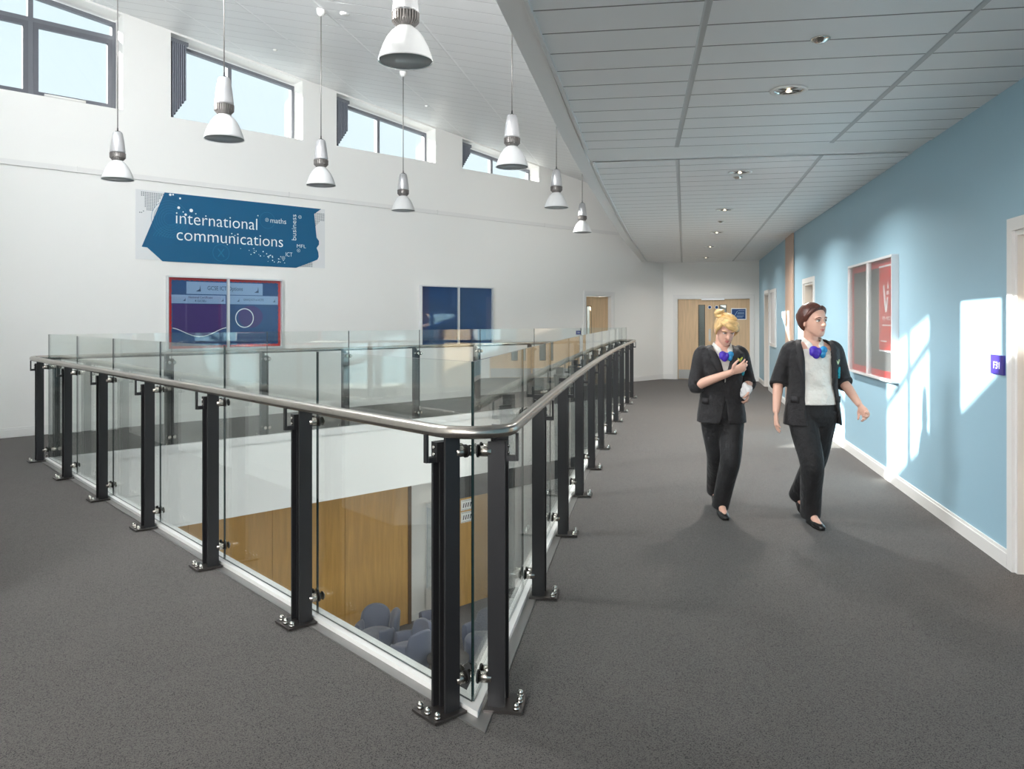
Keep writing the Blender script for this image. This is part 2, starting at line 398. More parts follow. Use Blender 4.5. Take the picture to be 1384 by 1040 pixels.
def slab(name, outer, inner, z, m, label, up=True):
    bm = bmesh.new()
    def ring(ps):
        vs = [bm.verts.new((p.x, p.y, z)) for p in ps]
        return [bm.edges.new((vs[i], vs[(i + 1) % len(vs)])) for i in range(len(vs))]
    es = ring(outer) + (ring(inner) if inner else [])
    bmesh.ops.triangle_fill(bm, use_beauty=True, use_dissolve=False, edges=es)
    o = struct(finish(name, bm, m, origin=(0, 0, 0)), label)
    return o
room = [Vector(p) for p in ((-9.5, 9.5), (-6.0, 13.5), (3.4, 21.5), (7.5, 21.0), (7.4, 18), (1.7, -4.5), (-5.4, -4.5), (-5.4, 2.5))]
slab('floor', room, V_IN, 0, M['carpet'], 'grey loop carpet floor around the stairwell void')
slab('ceiling_lower_storey', room, V_IN, LOWC, M['white'], 'white ceiling of the storey below')
bm = bmesh.new()
n = len(V_IN)
for i in range(n):
    a, b = V_IN[i], V_IN[(i + 1) % n]
    poly(bm, [(a.x, a.y, LOWC), (b.x, b.y, LOWC), (b.x, b.y, 0), (a.x, a.y, 0)])
    # thin shadow-gap bead below the floor edge
a_, b_ = GB, GC
struct(finish('trim_2', bm, M['white'], origin=(0, 0, 0)), 'white fascia around the edge of the void')
def ringband(name, d0, d1, z0, z1, m, label):
    A = offset(loop, d0); B = offset(loop, d1); bm = bmesh.new(); n = len(A)
    for i in range(n):
        j = (i + 1) % n
        prism8(bm, [(A[i].x, A[i].y, z0), (A[j].x, A[j].y, z0), (B[j].x, B[j].y, z0), (B[i].x, B[i].y, z0),
                    (A[i].x, A[i].y, z1), (A[j].x, A[j].y, z1), (B[j].x, B[j].y, z1), (B[i].x, B[i].y, z1)])
    return struct(finish(name, bm, m, origin=(0, 0, 0)), label)
ringband('trim_3', -.045, .034, -.06, .028, M['trim'], 'white kerb round the void')
ringband('trim_4', .034, .082, -.01, .006, M['grey'], 'grey metal carpet edging round the void')

# ceilings
OUT = [Vector(p) for p in ((-1.32, -4.4), (-.98, -2), (-.071, 3.497), (.387, 6.176), (.758, 8.14), (1.807, 13.42), (2.95, 18.6), (3.15, 19.5))]
IN1 = [Vector(p) for p in ((-1.18, -4.4), (-.84, -2), (.055, 3.497), (.611, 6.60))]
IN2 = [Vector(p) for p in ((.715, 7.12), (.90, 8.14), (1.96, 13.42), (3.0, 18.3))]
rightline = [Vector((7.3, 21)), Vector((6.35, 21.0)), BEND + Vector((.1, 0)), Vector((1.35, -4.4))]
slab('ceiling', OUT + [Vector((3.3, 21)), Vector((6.6, 21))] + [BEND + Vector((.15, 0)), Vector((1.4, -4.4))], None, CEIL + .006, M['plaster'], 'white plaster corridor ceiling margin')
def tilefield(name, pts, org, ang, label):
    o = slab(name, pts, None, CEIL, M['tile'], label)
    # put the tile grid in the object's own axes
    o.rotation_euler = (0, 0, ang); o.location = (org[0], org[1], 0)
    inv = Matrix.Translation(Vector((org[0], org[1], 0))) @ Matrix.Rotation(ang, 4, 'Z'); o.data.transform(inv.inverted())
a1 = math.atan(.1583); a2 = math.atan(.2150)
R1 = lambda y: 2.974 + .1937 * (y - 4.754)
tilefield('ceiling_near_tiles', IN1 + [Vector((R1(6.24), 6.24)), Vector((R1(-4.4), -4.4))], (.859 + .0, 3.5), -a1, 'corridor ceiling planks nearest the viewer')
tilefield('ceiling_far_tiles', [IN2[0]] + IN2[1:] + [Vector((3.2, 19.4)), Vector((3.7, 20.1)), Vector((6.3, 19.1)), BEND + Vector((.01, 0)), Vector((R1(6.70), 6.70))], (1.439, 6.98), -a2, 'corridor ceiling planks beyond the plain band')
# bright trim strips along the ceiling edge
def strip(name, pts, wdt, z0, z1, m, label):
    bm = bmesh.new()
    for a, b in zip(pts, pts[1:]):
        e = (b - a).normalized(); nn = Vector((e.y, -e.x)) * wdt
        prism8(bm, [(a.x, a.y, z0), (b.x, b.y, z0), (b.x + nn.x, b.y + nn.y, z0), (a.x + nn.x, a.y + nn.y, z0),
                    (a.x, a.y, z1), (b.x, b.y, z1), (b.x + nn.x, b.y + nn.y, z1), (a.x + nn.x, a.y + nn.y, z1)])
    return struct(finish(name, bm, m, origin=(0, 0, 0)), label)
strip('trim_5', IN1, .018, CEIL - .02, CEIL + .004, M['ceilgrid'], 'white edge angle of the near ceiling planks')
strip('trim_6', IN2 + [Vector((3.22, 19.3))], .018, CEIL - .02, CEIL + .004, M['ceilgrid'], 'white edge angle of the far ceiling planks')
# bulkhead: vertical face between the corridor ceiling and the hall roof
bm = bmesh.new()
for a, b in zip(OUT, OUT[1:]):
    n_ = Vector((b.y - a.y, a.x - b.x)).normalized() * .12
    za, zb = ROOF(a.x, a.y) + .05, ROOF(b.x, b.y) + .05
    prism8(bm, [(a.x, a.y, CEIL), (b.x, b.y, CEIL), (b.x + n_.x, b.y + n_.y, CEIL), (a.x + n_.x, a.y + n_.y, CEIL),
                (a.x, a.y, za), (b.x, b.y, zb), (b.x + n_.x, b.y + n_.y, zb), (a.x + n_.x, a.y + n_.y, za)])
struct(finish('wall_bulkhead', bm, M['plaster'], origin=(0, 0, 0)), 'white bulkhead between corridor ceiling and hall roof')
# hall roof: sloping plank ceiling
bm = bmesh.new()
cor = [tuple(FL(14.35, .4, 0).xy), tuple(FL(-1.45, .4, 0).xy), tuple(FW(-.3, .12, 0).xy), tuple(FW(6.8, .12, 0).xy), tuple(F2(LEN2 + .3, .25, 0).xy), (1.5, -4.3), (4.6, 19.0)]
ang = -math.atan(208 / 1084)
poly(bm, [(x, y, ROOF(x, y)) for x, y in cor])
o = struct(finish('ceiling_hall', bm, M['tile_hall'], origin=(0, 0, 0)), 'sloping white plank ceiling over the void')
# local axes: y along the corridor, x down the slope
ox, oy = -1.48, 6.1
pd = Vector((.982, -.188, -.21 * (.982 ** 2 + .188 ** 2))).normalized(); cdv = Vector((.188, .982, 0)).normalized(); nz_ = pd.cross(cdv).normalized()
cdv = nz_.cross(pd)
Mx = Matrix(((pd.x, cdv.x, nz_.x, ox), (pd.y, cdv.y, nz_.y, oy), (pd.z, cdv.z, nz_.z, ROOF(ox, oy)), (0, 0, 0, 1)))
o.data.transform(Mx.inverted()); o.matrix_world = Mx

# baseboards, cable trunking
def skirt(name, F, u0, u1, h=.105, gaps=(), label=''):
    bm = bmesh.new(); cuts = [u0] + [x for g_ in gaps for x in g_] + [u1]
    for a, b in zip(cuts[::2], cuts[1::2]):
        fb(bm, F, a, b, -.018, .002, 0, h * .82); fb(bm, F, a, b, -.011, .002, h * .82, h)
    struct(finish(name, bm, M['trim']), label)
skirt('baseboard_left', FL, -1.2, 14.2, .12, [(11.17, 12.28)], 'white skirting along the tall left wall')
skirt('baseboard_return', FW, 0, 6.8, .12, (), 'white skirting along the return wall')
skirt('baseboard_end', FE, 0, EW, .12, [(.24, 2.18)], 'white skirting along the end wall')
skirt('baseboard_right', FR, -9, 8.37, .105, [(-1.06, .06), (6.52, 7.50)], 'white skirting along the blue wall')
skirt('baseboard_right_far', FF, 0, E1u, .105, [(3.87, 4.93)], 'white skirting along the far blue wall')
bm = bmesh.new(); fb(bm, FL, -1.2, 13.1, -.022, .002, 3.445, 3.515)
for u in (.88, 3.97, 7.0, 9.9): fb(bm, FL, u, u + .006, -.026, 0, 3.44, 3.52)
struct(finish('trim_7', bm, M['trim']), 'white cable trunking across the left wall')

# ------------------------------------------------------------------ windows of the hall
def window(name, F, r, a, b, sill, mull, transom, head_e, t0=.27, label='', bars=('frame', 'framein'), opener=False, sash=True):
    root = empty(name, F((a + b) / 2, t0, sill)); struct(root, label)
    top = lambda u: r(u) - head_e
    fw = .05
    bm = bmesh.new()
    fb(bm, F, a, b, t0, t0 + .08, sill, sill + fw)
    fb(bm, F, a, b, t0, t0 + .08, top(a) - fw, top(a), top(b) - fw, top(b))
    fb(bm, F, a, a + fw, t0, t0 + .08, sill + fw, top(a) - fw, sill + fw, top(a + fw) - fw)
    fb(bm, F, b - fw, b, t0, t0 + .08, sill + fw, top(b - fw) - fw, sill + fw, top(b) - fw)
    for mu in mull: fb(bm, F, mu - .03, mu + .03, t0 - .005, t0 + .08, sill + fw, top(mu - .03) - fw, sill + fw, top(mu + .03) - fw)
    if transom: fb(bm, F, a + fw, b - fw, t0, t0 + .08, transom, transom + .06)
    finish('window_frame', bm, M['frame'], root)
    eds = [a + fw] + list(mull) + [b - fw]
    for i, (p, q) in enumerate(zip(eds, eds[1:])):
        p += .03 if i else 0; q -= .03 if i < len(eds) - 2 else 0
        if transom and not sash:
            bm = bmesh.new(); fb(bm, F, p, q, t0 + .03, t0 + .036, sill + fw, transom); finish('pane', bm, M['pane'], root)
            bm = bmesh.new(); fb(bm, F, p, q, t0 + .03, t0 + .036, transom + .06, top(p) - fw, transom + .06, top(q) - fw); finish('upper_pane', bm, M['pane'], root)
        elif transom:
            bm = bmesh.new(); w_ = .06
            z0, z1 = sill + fw, transom
            fb(bm, F, p, q, t0 - .015, t0 + .05, z0, z0 + w_); fb(bm, F, p, q, t0 - .015, t0 + .05, z1 - w_, z1)
            fb(bm, F, p, p + w_, t0 - .015, t0 + .05, z0 + w_, z1 - w_); fb(bm, F, q - w_, q, t0 - .015, t0 + .05, z0 + w_, z1 - w_)
            cs = finish('casement', bm, M['framein'], root)
            bm = bmesh.new(); fb(bm, F, p + w_, q - w_, t0 + .02, t0 + .026, z0 + w_, z1 - w_); finish('pane', bm, M['pane'], cs)
            bm = bmesh.new(); fb(bm, F, p, q, t0 + .03, t0 + .036, transom + .06, top(p) - fw, transom + .06, top(q) - fw); finish('upper_pane', bm, M['pane'], root)
            if opener:
                bm = bmesh.new(); uu = p + .12
                cyl(bm, F(uu, t0 - .05, z0 + .02), F(uu + .5, t0 - .05, z0 + .02), .018)
                fb(bm, F, uu + .03, uu + .06, t0 - .05, t0 - .01, z0 - .03, z0 + .03); fb(bm, F, uu + .44, uu + .47, t0 - .05, t0 - .01, z0 - .03, z0 + .03)
                finish('window_actuator', bm, M['trim'], root)
        else:
            bm = bmesh.new(); fb(bm, F, p, q, t0 + .03, t0 + .036, sill + fw, top(p) - fw, sill + fw, top(q) - fw); finish('pane', bm, M['pane'], root)
    return root
window('window_1', FL, rl, -.70, 1.455, 4.385, [.40], 5.40, .07, label='leftmost high window, grey frame with transom', opener=True)
window('window_2', FL, rl, 2.114, 4.221, 4.40, [3.115], None, .07, label='second high window from the left', bars=('frame',))
window('window_3', FL, rl, 4.856, 6.971, 4.40, [5.88], None, .07, label='third high window from the left')
window('window_4', FL, rl, 7.632, 9.752, 4.38, [8.64], None, .07, label='fourth, smallest looking high window')
window('window_5', FW, rw, 1.46, 3.32, 4.30, [2.50], 5.08, .12, t0=.03, sash=False, label='high window in the return wall near its corner')
window('window_6', FW, rw, 4.12, 6.30, 4.24, [5.22], 5.12, .12, t0=.03, sash=False, label='high window in the return wall far from its corner')
def bigwindow(name, F, a, b, z0, z1, n, t0, label):
    root = empty(name, F((a + b) / 2, t0, z0)); struct(root, label); bm = bmesh.new()
    for i in range(n + 1):
        u = a + (b - a - .06) * i / n; fb(bm, F, u, u + .06, t0, t0 + .07, z0, z1)
    for z in (z0, (z0 + z1) / 2 + .25, z1 - .06): fb(bm, F, a, b, t0, t0 + .06, z, z + .06)
    finish('window_frame', bm, M['frame'], root)
bigwindow('added_window_7', FB, .3, 3.4, 2.35, 4.42, 3, .1, 'wide high window added behind the viewer to admit fill light')  # invented opening for the hall fill light
bigwindow('added_window_8', FB, 4.3, 5.8, 1.0, 2.5, 2, .1, 'low window added behind the viewer to admit corridor fill light')  # invented opening for the low corridor fill
# gathered dark vertical blinds at the left of windows 2 to 4
for k, (a, dep, zs, lab) in enumerate(((2.15, .25, 4.42, 'charcoal vertical blind gathered at the left of the second window'), (4.90, .25, 4.42, 'charcoal vertical blind gathered at the left of the third window'), (7.67, .25, 4.42, 'charcoal vertical blind gathered at the left of the fourth window'))):
    bm = bmesh.new()
    for i in range(7):
        u = a + i * .03
        zt = rl(u) - .13; z0 = zs + i * .045
        fb(bm, FL, u, u + .02, .04, .24, z0 + .02, zt, z0, zt - .002)
    root = finish('vertical_blind', bm, M['blind'])
    bm = bmesh.new(); fb(bm, FL, a - .02, a + .24, .05, .12, rl(a) - .125, rl(a) - .07, rl(a + .24) - .125, rl(a + .24) - .07); finish('head_rail', bm, M['frame'], root)
    tag(root, lab, 'blind', 'blinds at the high windows')

# ------------------------------------------------------------------ doors
def door(name, F, u0, u1, h, side, label, leafmat='maple', vision=None, recess=.10, hinge_gap=True, arch=.075, kick=False, gapdark=True):
    root = empty(name, F((u0 + u1) / 2, 0, 0)); struct(root, label)
    bm = bmesh.new()
    for a, b in ((u0 - arch, u0), (u1, u1 + arch)):
        fb(bm, F, a, b, -.018, .004, 0, h + arch)
    fb(bm, F, u0, u1, -.018, .004, h, h + arch)
    finish('architrave', bm, M['trim'], root)
    bm = bmesh.new()
    for a, b in ((u0, u0 + .03), (u1 - .03, u1)): fb(bm, F, a, b, 0, .19, 0, h)
    fb(bm, F, u0 + .03, u1 - .03, 0, .19, h - .03, h)
    for a, b in ((u0 + .03, u0 + .045), (u1 - .045, u1 - .03)): fb(bm, F, a, b, recess + .045, .19, 0, h - .03)
    finish('door_lining', bm, M['trim'], root)
    return root
def leaf(root, F, a, b, z1, t, vis=None, handle=None, kick=False, m='maple', z0=.008):
    bm = bmesh.new()
    if vis:
        va, vb, vz0, vz1 = vis
        fb(bm, F, a, va, t, t + .044, z0, z1); fb(bm, F, vb, b, t, t + .044, z0, z1)
        fb(bm, F, va, vb, t, t + .044, z0, vz0); fb(bm, F, va, vb, t, t + .044, vz1, z1)
    else: fb(bm, F, a, b, t, t + .044, z0, z1)
    lf = finish('door_leaf', bm, M[m], root)
    if vis:
        bm = bmesh.new(); fb(bm, F, va, vb, t + .02, t + .026, vz0, vz1); finish('vision_pane', bm, M['case'], lf)
        bm = bmesh.new()
        for x in (va - .012, vb): fb(bm, F, x, x + .012, t - .004, t, vz0 - .012, vz1 + .012)
        for z in (vz0 - .012, vz1): fb(bm, F, va, vb, t - .004, t, z, z + .012)
        finish('glazing_bead', bm, M['black'], lf)
    if kick:
        bm = bmesh.new(); fb(bm, F, a + .015, b - .015, t - .003, t, .015, .24); finish('kick_plate', bm, M['kick'], lf)
    if handle is not None:
        bm = bmesh.new(); cyl(bm, F(handle, t - .05, .92), F(handle, t - .05, 1.22), .011); cyl(bm, F(handle, t, .95), F(handle, t - .05, .95), .009); cyl(bm, F(handle, t, 1.19), F(handle, t - .05, 1.19), .009)
        finish('door_handle', bm, M['chrome'], lf)
    return lf
# left wall door
d1 = door('door_1', FL, DOORL[0], DOORL[1], 2.04, 1, 'maple door in the white wall beyond the void')
leaf(d1, FL, DOORL[0] + .035, DOORL[1] - .035, 2.0, .10, (11.42, 11.56, .75, 1.78), handle=12.08)
# double door
d2 = door('door_2', FE, .32, 2.10, 2.015, 1, 'maple double doors at the end of the corridor')
leaf(d2, FE, .355, 1.205, 1.98, .06, (.86, 1.00, .45, 1.83), kick=True)
leaf(d2, FE, 1.212, 2.065, 1.98, .06, (1.37, 1.51, .45, 1.83), kick=True)
bm = bmesh.new()
fb(bm, FE, .93, 1.48, -.01, .06, 1.955, 2.005); finish('door_closer', bm, M['alu'], d2)
for u in (1.125, 1.29):
    bm = bmesh.new(); fdisc(bm, FE, u, 1.78, .045, .048, .058); p_ = finish('door_notice', bm, M['print'], d2)
    bm = bmesh.new(); fdisc(bm, FE, u, 1.78, .034, .044, .048); finish('notice_print', bm, M['navy'], p_)
for u in (1.10, 1.30):
    bm = bmesh.new(); fb(bm, FE, u, u + .05, .052, .06, .95, 1.25); finish('push_plate', bm, M['kick'], d2)
# right wall near door
d3 = door('door_3', FR, -.98, -.02, 2.02, 1, 'maple door at the right edge, white frame')
leaf(d3, FR, -.945, -.055, 1.985, .12, None, handle=-.86)
d4 = door('door_4', FR, 6.60, 7.42, 2.02, 1, 'door with dark gap seen past the dark-haired girl')
leaf(d4, FR, 6.635, 7.385, 1.985, .12, None, m='maple')
d5 = door('door_5', FF, 3.95, 4.85, 2.04, 1, 'maple door in the far blue wall')
leaf(d5, FF, 3.985, 4.815, 2.0, .10, None, handle=4.08)

# rooms glimpsed through the door glazing
for nm, F_, u_, lab in (('wall_beyond_end', FE, 1.2, 'grey wall of the room beyond the double doors'), ('wall_beyond_left', FL, 11.7, 'grey wall of the room beyond the far left door')):
    bm = bmesh.new(); fb(bm, F_, u_ - 1.6, u_ + 1.6, 1.6, 1.7, 0, 2.6); fb(bm, F_, u_ - 1.7, u_ - 1.6, .42, 1.7, 0, 2.6); fb(bm, F_, u_ + 1.6, u_ + 1.7, .42, 1.7, 0, 2.6)
    struct(finish(nm, bm, M['beyond']), lab)
# signs
def plaque(name, F, u0, u1, z0, z1, m, label, cat, th=.012):
    bm = bmesh.new(); fb(bm, F, u0, u1, -th, 0, z0, z1)
    return tag(finish(name, bm, m), label, cat)
s = plaque('door_sign', FR, .115, .315, 1.155, 1.275, M['sign'], 'small violet door sign reading F31 beside the right edge door', 'sign')
text('F31', FR, .265, 1.19, .09, .045, M['print'], s, t=-.012, flip=True)
s = plaque('door_sign', FL, 10.93, 11.07, 1.15, 1.235, M['sign'], 'small violet door sign on the white wall left of the far maple door', 'sign')
text('F30', FL, 10.965, 1.175, .07, .035, M['print'], s, t=-.012)
s = plaque('door_notice_sign', FE, 1.63, 2.02, 1.475, 1.755, M['print'], 'blue notice with white border on the right leaf of the double doors', 'sign', .0)
bpy.data.objects.remove(s)
bm = bmesh.new(); fb(bm, FE, 1.63, 1.99, .045, .058, 1.475, 1.755); s = tag(finish('door_notice', bm, M['print']), 'blue notice with white border on the right leaf of the double doors', 'sign')
bm = bmesh.new(); fb(bm, FE, 1.65, 1.97, .042, .046, 1.495, 1.735); q = finish('notice_print', bm, M['navy'], s)
bm = bmesh.new()
for i, (a, b, z) in enumerate(((1.80, 1.95, 1.69), (1.79, 1.94, 1.64), (1.78, 1.94, 1.61), (1.76, 1.93, 1.56), (1.76, 1.9, 1.53))):
    fb(bm, FE, a, b, .040, .042, z, z + .012)
fpoly(bm, FE, [(1.70, 1.56), (1.715, 1.56), (1.79, 1.69), (1.775, 1.69)], .040, .042)
merge(q, [finish('notice_rules', bm, M['paleblue'], s)])

# ------------------------------------------------------------------ wall graphic
ban = empty('wall_graphic', FL(3.1, 0, 2.32))
tag(ban, 'teal banner graphic reading international communications high on the white wall', 'wall sign')
bm = bmesh.new(); fb(bm, FL, 1.625, 4.63, -.004, 0, 2.335, 3.31); ban_back = finish('backing_panel', bm, M['backing'], ban)
bm = bmesh.new()
fpoly(bm, FL, [(1.707, 2.510), (1.782, 2.505), (1.993, 2.320), (4.099, 2.320), (4.426, 2.445), (4.485, 2.47), (4.510, 2.52), (4.500, 2.60), (4.470, 2.66), (4.515, 2.72), (4.515, 2.78), (4.47, 2.83), (4.426, 3.216), (4.555, 3.308), (2.023, 3.305)], -.010, -.004)
ban_panel = finish('graphic_panel', bm, M['bluegraphic'], ban)
bm = bmesh.new()
for k in range(6): fdisc(bm, FL, 2.10, 2.93, .09 + .035 * k, -.0115, -.0100, 40, ring=.086 + .035 * k)
for k in range(10):
    r_ = .16 + .03 * k
    for j in range(14):
        a, b = PI * .55 + j * .09, PI * .55 + (j + 1) * .09
        c_ = [(2.42 + (r_ + e) * math.cos(x) * 1.3, 2.63 + (r_ + e) * math.sin(x) * .62) for x, e in ((a, 0), (b, 0), (b, .004), (a, .004))]
        if all(1.86 < p[0] < 4.3 and 2.36 < p[1] < 3.28 for p in c_): fpoly(bm, FL, c_, -.0115, -.0100)
fdisc(bm, FL, 2.853, 2.488, .13, -.0115, -.010, 36, ring=.122)
fdisc(bm, FL, 3.60, 3.04, .13, -.0115, -.010, 36, ring=.124)
for s_ in (1, -1): fpoly(bm, FL, [(2.80, 2.488 - s_ * .055), (2.812, 2.488 - s_ * .065), (2.906, 2.488 + s_ * .055), (2.894, 2.488 + s_ * .065)], -.0115, -.010)
q1 = finish('ring_pattern', bm, M['bluering'], ban)
bm = bmesh.new()
for u, z, r_ in ((2.24, 3.242, .014), (2.22, 3.105, .020), (2.402, 3.082, .026), (2.321, 3.014, .018), (3.442, 3.1, .010), (2.10, 3.28, .018), (2.14, 3.285, .012), (2.285, 3.05, .009), (2.47, 3.04, .009), (2.62, 3.02, .010), (3.02, 2.79, .009), (3.07, 2.765, .008), (2.95, 2.62, .008)): fdisc(bm, FL, u, z, r_, -.0125, -.010, 14)
rnd = random.Random(3)
for k in range(34):
    u = 3.15 + rnd.random() * .75; z = 2.56 - (u - 3.15) * .2 + rnd.gauss(0, .035)
    if z > 2.34: fdisc(bm, FL, u, z, .004 + rnd.random() * .006, -.0125, -.010, 8)
q2 = finish('dot_pattern', bm, M['print'], ban)
bm = bmesh.new()
for u, z in ((3.593, 3.048), (4.166, 3.143), (4.141, 2.6), (3.874, 2.465)):
    fdisc(bm, FL, u, z, .028, -.0125, -.010, 20, ring=.024); fb(bm, FL, u - .012, u + .012, -.0125, -.010, z - .002, z + .002); fb(bm, FL, u - .002, u + .002, -.0125, -.010, z - .012, z + .012)
q3 = finish('node_symbol', bm, M['print'], ban); merge(ban_panel, [q1, q2, q3])
bm = bmesh.new()
for i in range(14):
    for j in range(12):
        u = 1.70 + i * .025; z = 3.27 - j * .022
        if u > 2.0 - j * .013: continue
        if (i < 2 and j > 2) or (i > 9 and j > 8) or (j > 9 and (i < 3 or i > 7)): continue
        fb(bm, FL, u, u + .013, -.006, -.004, z, z + .013)
for i, j in ((1, 12), (0, 13), (-1, 13)): fb(bm, FL, 1.70 + i * .025, 1.713 + i * .025, -.006, -.004, 3.27 - j * .022, 3.283 - j * .022)
for i in range(8):
    for j in range(10):
        u = 4.45 + i * .022; z = 3.225 - j * .022
        if j > 5 and i > 9 - j: continue
        if u < 4.62: fb(bm, FL, u, u + .012, -.006, -.004, z, z + .012)
for i in range(12):
    for j in range(6):
        u = 4.14 + i * .022; z = 2.345 + j * .02
        if u > 4.42 - j * .01 or u < 4.12 + j * .04: continue
        fb(bm, FL, u, u + .012, -.006, -.004, z, z + .012)
q1 = finish('dotted_map', bm, M['dots'], ban); merge(ban_back, [q1])
T = M['print']
text('international', FL, 2.18, 2.875, 1.251, .185, T, ban, t=-.0105)
text('communications', FL, 2.19, 2.636, 1.677, .185, T, ban, t=-.0105)
text('maths', FL, 3.652, 3.008, .27, .085, T, ban, t=-.0105)
text('business', FL, 4.099, 2.761, .413, .085, T, ban, t=-.0105, rot=True)
text('MFL', FL, 4.111, 2.646, .163, .058, T, ban, t=-.0105)
text('ICT', FL, 3.915, 2.494, .117, .07, T, ban, t=-.0105)

# ------------------------------------------------------------------ display boards on the left wall
def board(F, u0, u1, z0, z1, um, name, label, depth=.06, fw=.022, mull=.035):
    root = empty(name, F((u0 + u1) / 2, -depth / 2, z0)); tag(root, label, 'display board')
    bm = bmesh.new()
    fb(bm, F, u0, u1, -depth, 0, z0, z0 + fw); fb(bm, F, u0, u1, -depth, 0, z1 - fw, z1)
    fb(bm, F, u0, u0 + fw, -depth, 0, z0 + fw, z1 - fw); fb(bm, F, u1 - fw, u1, -depth, 0, z0 + fw, z1 - fw)
    fb(bm, F, um - mull / 2, um + mull / 2, -depth, -.02, z0 + fw, z1 - fw)
    finish('frame', bm, M['alu'], root)
    for a, b in ((u0 + fw, um - mull / 2), (um + mull / 2, u1 - fw)):
        bm = bmesh.new(); fb(bm, F, a, b, -depth + .010, -depth + .015, z0 + fw, z1 - fw); finish('glazed_door', bm, M['case'], root)
    return root
b1 = board(FL, 2.04, 3.842, 1.045, 2.118, 2.95, 'display_board', 'glazed display board with red scalloped border and pale blue heading strips')
bm = bmesh.new(); fb(bm, FL, 2.062, 3.82, -.014, -.004, 1.067, 2.096); finish('border_paper', bm, M['red'], b1)
bm = bmesh.new(); pts = []
for i in range(46): u = 2.12 + (3.775 - 2.12) * i / 45; pts.append((u, 1.10 + (.008 if i % 2 else 0)))
for i in range(26): z = 1.10 + (2.055 - 1.10) * i / 25; pts.append((3.775 + (.008 if i % 2 else 0), z))
for i in range(46): u = 3.775 - (3.775 - 2.12) * i / 45; pts.append((u, 2.055 + (.008 if i % 2 else 0)))
for i in range(26): z = 2.055 - (2.055 - 1.10) * i / 25; pts.append((2.12 - (.008 if i % 2 else 0), z))
fpoly(bm, FL, pts, -.017, -.014); finish('backing_paper', bm, M['navy'], b1)
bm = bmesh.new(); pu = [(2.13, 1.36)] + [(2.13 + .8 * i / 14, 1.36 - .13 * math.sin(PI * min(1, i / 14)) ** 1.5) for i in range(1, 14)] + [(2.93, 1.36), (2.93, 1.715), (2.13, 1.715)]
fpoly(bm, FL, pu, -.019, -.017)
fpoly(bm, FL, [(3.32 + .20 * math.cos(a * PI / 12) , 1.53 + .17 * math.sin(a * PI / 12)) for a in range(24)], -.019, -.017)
pd_ = finish('purple_reflection', bm, M['purple'], b1)  # reflection in the board glazing, painted as a flat purple shape
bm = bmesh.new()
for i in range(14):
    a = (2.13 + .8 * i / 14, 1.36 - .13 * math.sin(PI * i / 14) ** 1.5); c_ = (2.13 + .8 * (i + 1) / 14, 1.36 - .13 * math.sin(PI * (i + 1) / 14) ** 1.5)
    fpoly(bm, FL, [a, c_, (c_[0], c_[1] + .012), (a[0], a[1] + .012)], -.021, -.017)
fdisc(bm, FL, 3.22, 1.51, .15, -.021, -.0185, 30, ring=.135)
merge(pd_, [finish('reflection_outline', bm, M['print'], b1)])  # bright curve edging the painted reflection
hd = []
for (a, b, z0, z1) in ((2.329, 3.515, 1.862, 2.042), (2.114, 2.917, 1.723, 1.847), (2.977, 3.776, 1.720, 1.852)):
    bm = bmesh.new(); fb(bm, FL, a, b, -.022, -.017, z0, z1); hd.append(finish('heading_strip', bm, M['paleblue'], b1))
text('GCSE ICT Options', FL, 2.64, 1.925, .55, .062, M['printgrey'], hd[0], t=-.022, depth=.001, thin=.004)
text('National Certificate', FL, 2.36, 1.800, .355, .032, M['printgrey'], hd[1], t=-.022, depth=.001, thin=.004)
text('4 GCSEs', FL, 2.45, 1.748, .17, .030, M['printgrey'], hd[1], t=-.022, depth=.001, thin=.004)
text('GNVQ ICT in VCTE', FL, 3.20, 1.775, .33, .034, M['printgrey'], hd[2], t=-.022, depth=.001, thin=.004)
for (u, z, k_, h_) in ((2.53, 1.90, .09, 0), (3.44, 1.90, .09, 0), (2.31, 1.76, .05, 1), (2.88, 1.76, .05, 1), (3.13, 1.76, .05, 2), (3.72, 1.76, .05, 2)):
    bm = bmesh.new(); fpoly(bm, FL, [(u - k_ * .7, z), (u - k_ * .1, z + k_ * .4), (u, z + k_), (u + k_ * .1, z + k_ * .2), (u + k_ * .1, z)], -.023, -.022)
    finish('strip_emblem', bm, M['printgrey'], hd[h_])
b2 = board(FL, 6.599, 8.396, 1.0, 2.116, 7.50, 'display_board', 'empty dark blue glazed display board on the white wall')
bm = bmesh.new(); fb(bm, FL, 6.62, 8.375, -.014, -.004, 1.022, 2.094); finish('felt_backing', bm, M['navy2'], b2)
# notice board on the right wall
b3 = board(FR, 2.40, 4.17, .925, 2.075, 3.315, 'notice_board', 'grey felt notice board with red border and a red poster, blue wall', depth=.06)
bm = bmesh.new(); fb(bm, FR, 2.422, 4.148, -.014, -.004, .947, 2.053); finish('felt_backing', bm, M['felt'], b3)
bm = bmesh.new()
for a, b, z0, z1 in ((2.422, 4.148, 1.99, 2.053), (2.422, 4.148, .947, 1.01), (4.075, 4.148, 1.01, 1.99)):
    fb(bm, FR, a, b, -.017, -.014, z0, z1)
finish('border_paper', bm, M['red'], b3)
bm = bmesh.new(); fb(bm, FR, 2.425, 2.985, -.024, -.020, 1.19, 2.0); po = finish('poster', bm, M['print'], b3)
bm = bmesh.new(); fb(bm, FR, 2.437, 2.970, -.026, -.024, 1.205, 1.982); pp_ = finish('poster_print', bm, M['poster'], po)
bm = bmesh.new()
V = lambda a: (2.715 - a[0] * 1.5, a[1])
fpoly(bm, FR, [V(p) for p in ((-.075, 1.80), (-.045, 1.82), (-.005, 1.62), (.0, 1.56), (-.02, 1.56), (-.04, 1.62))], -.028, -.026)
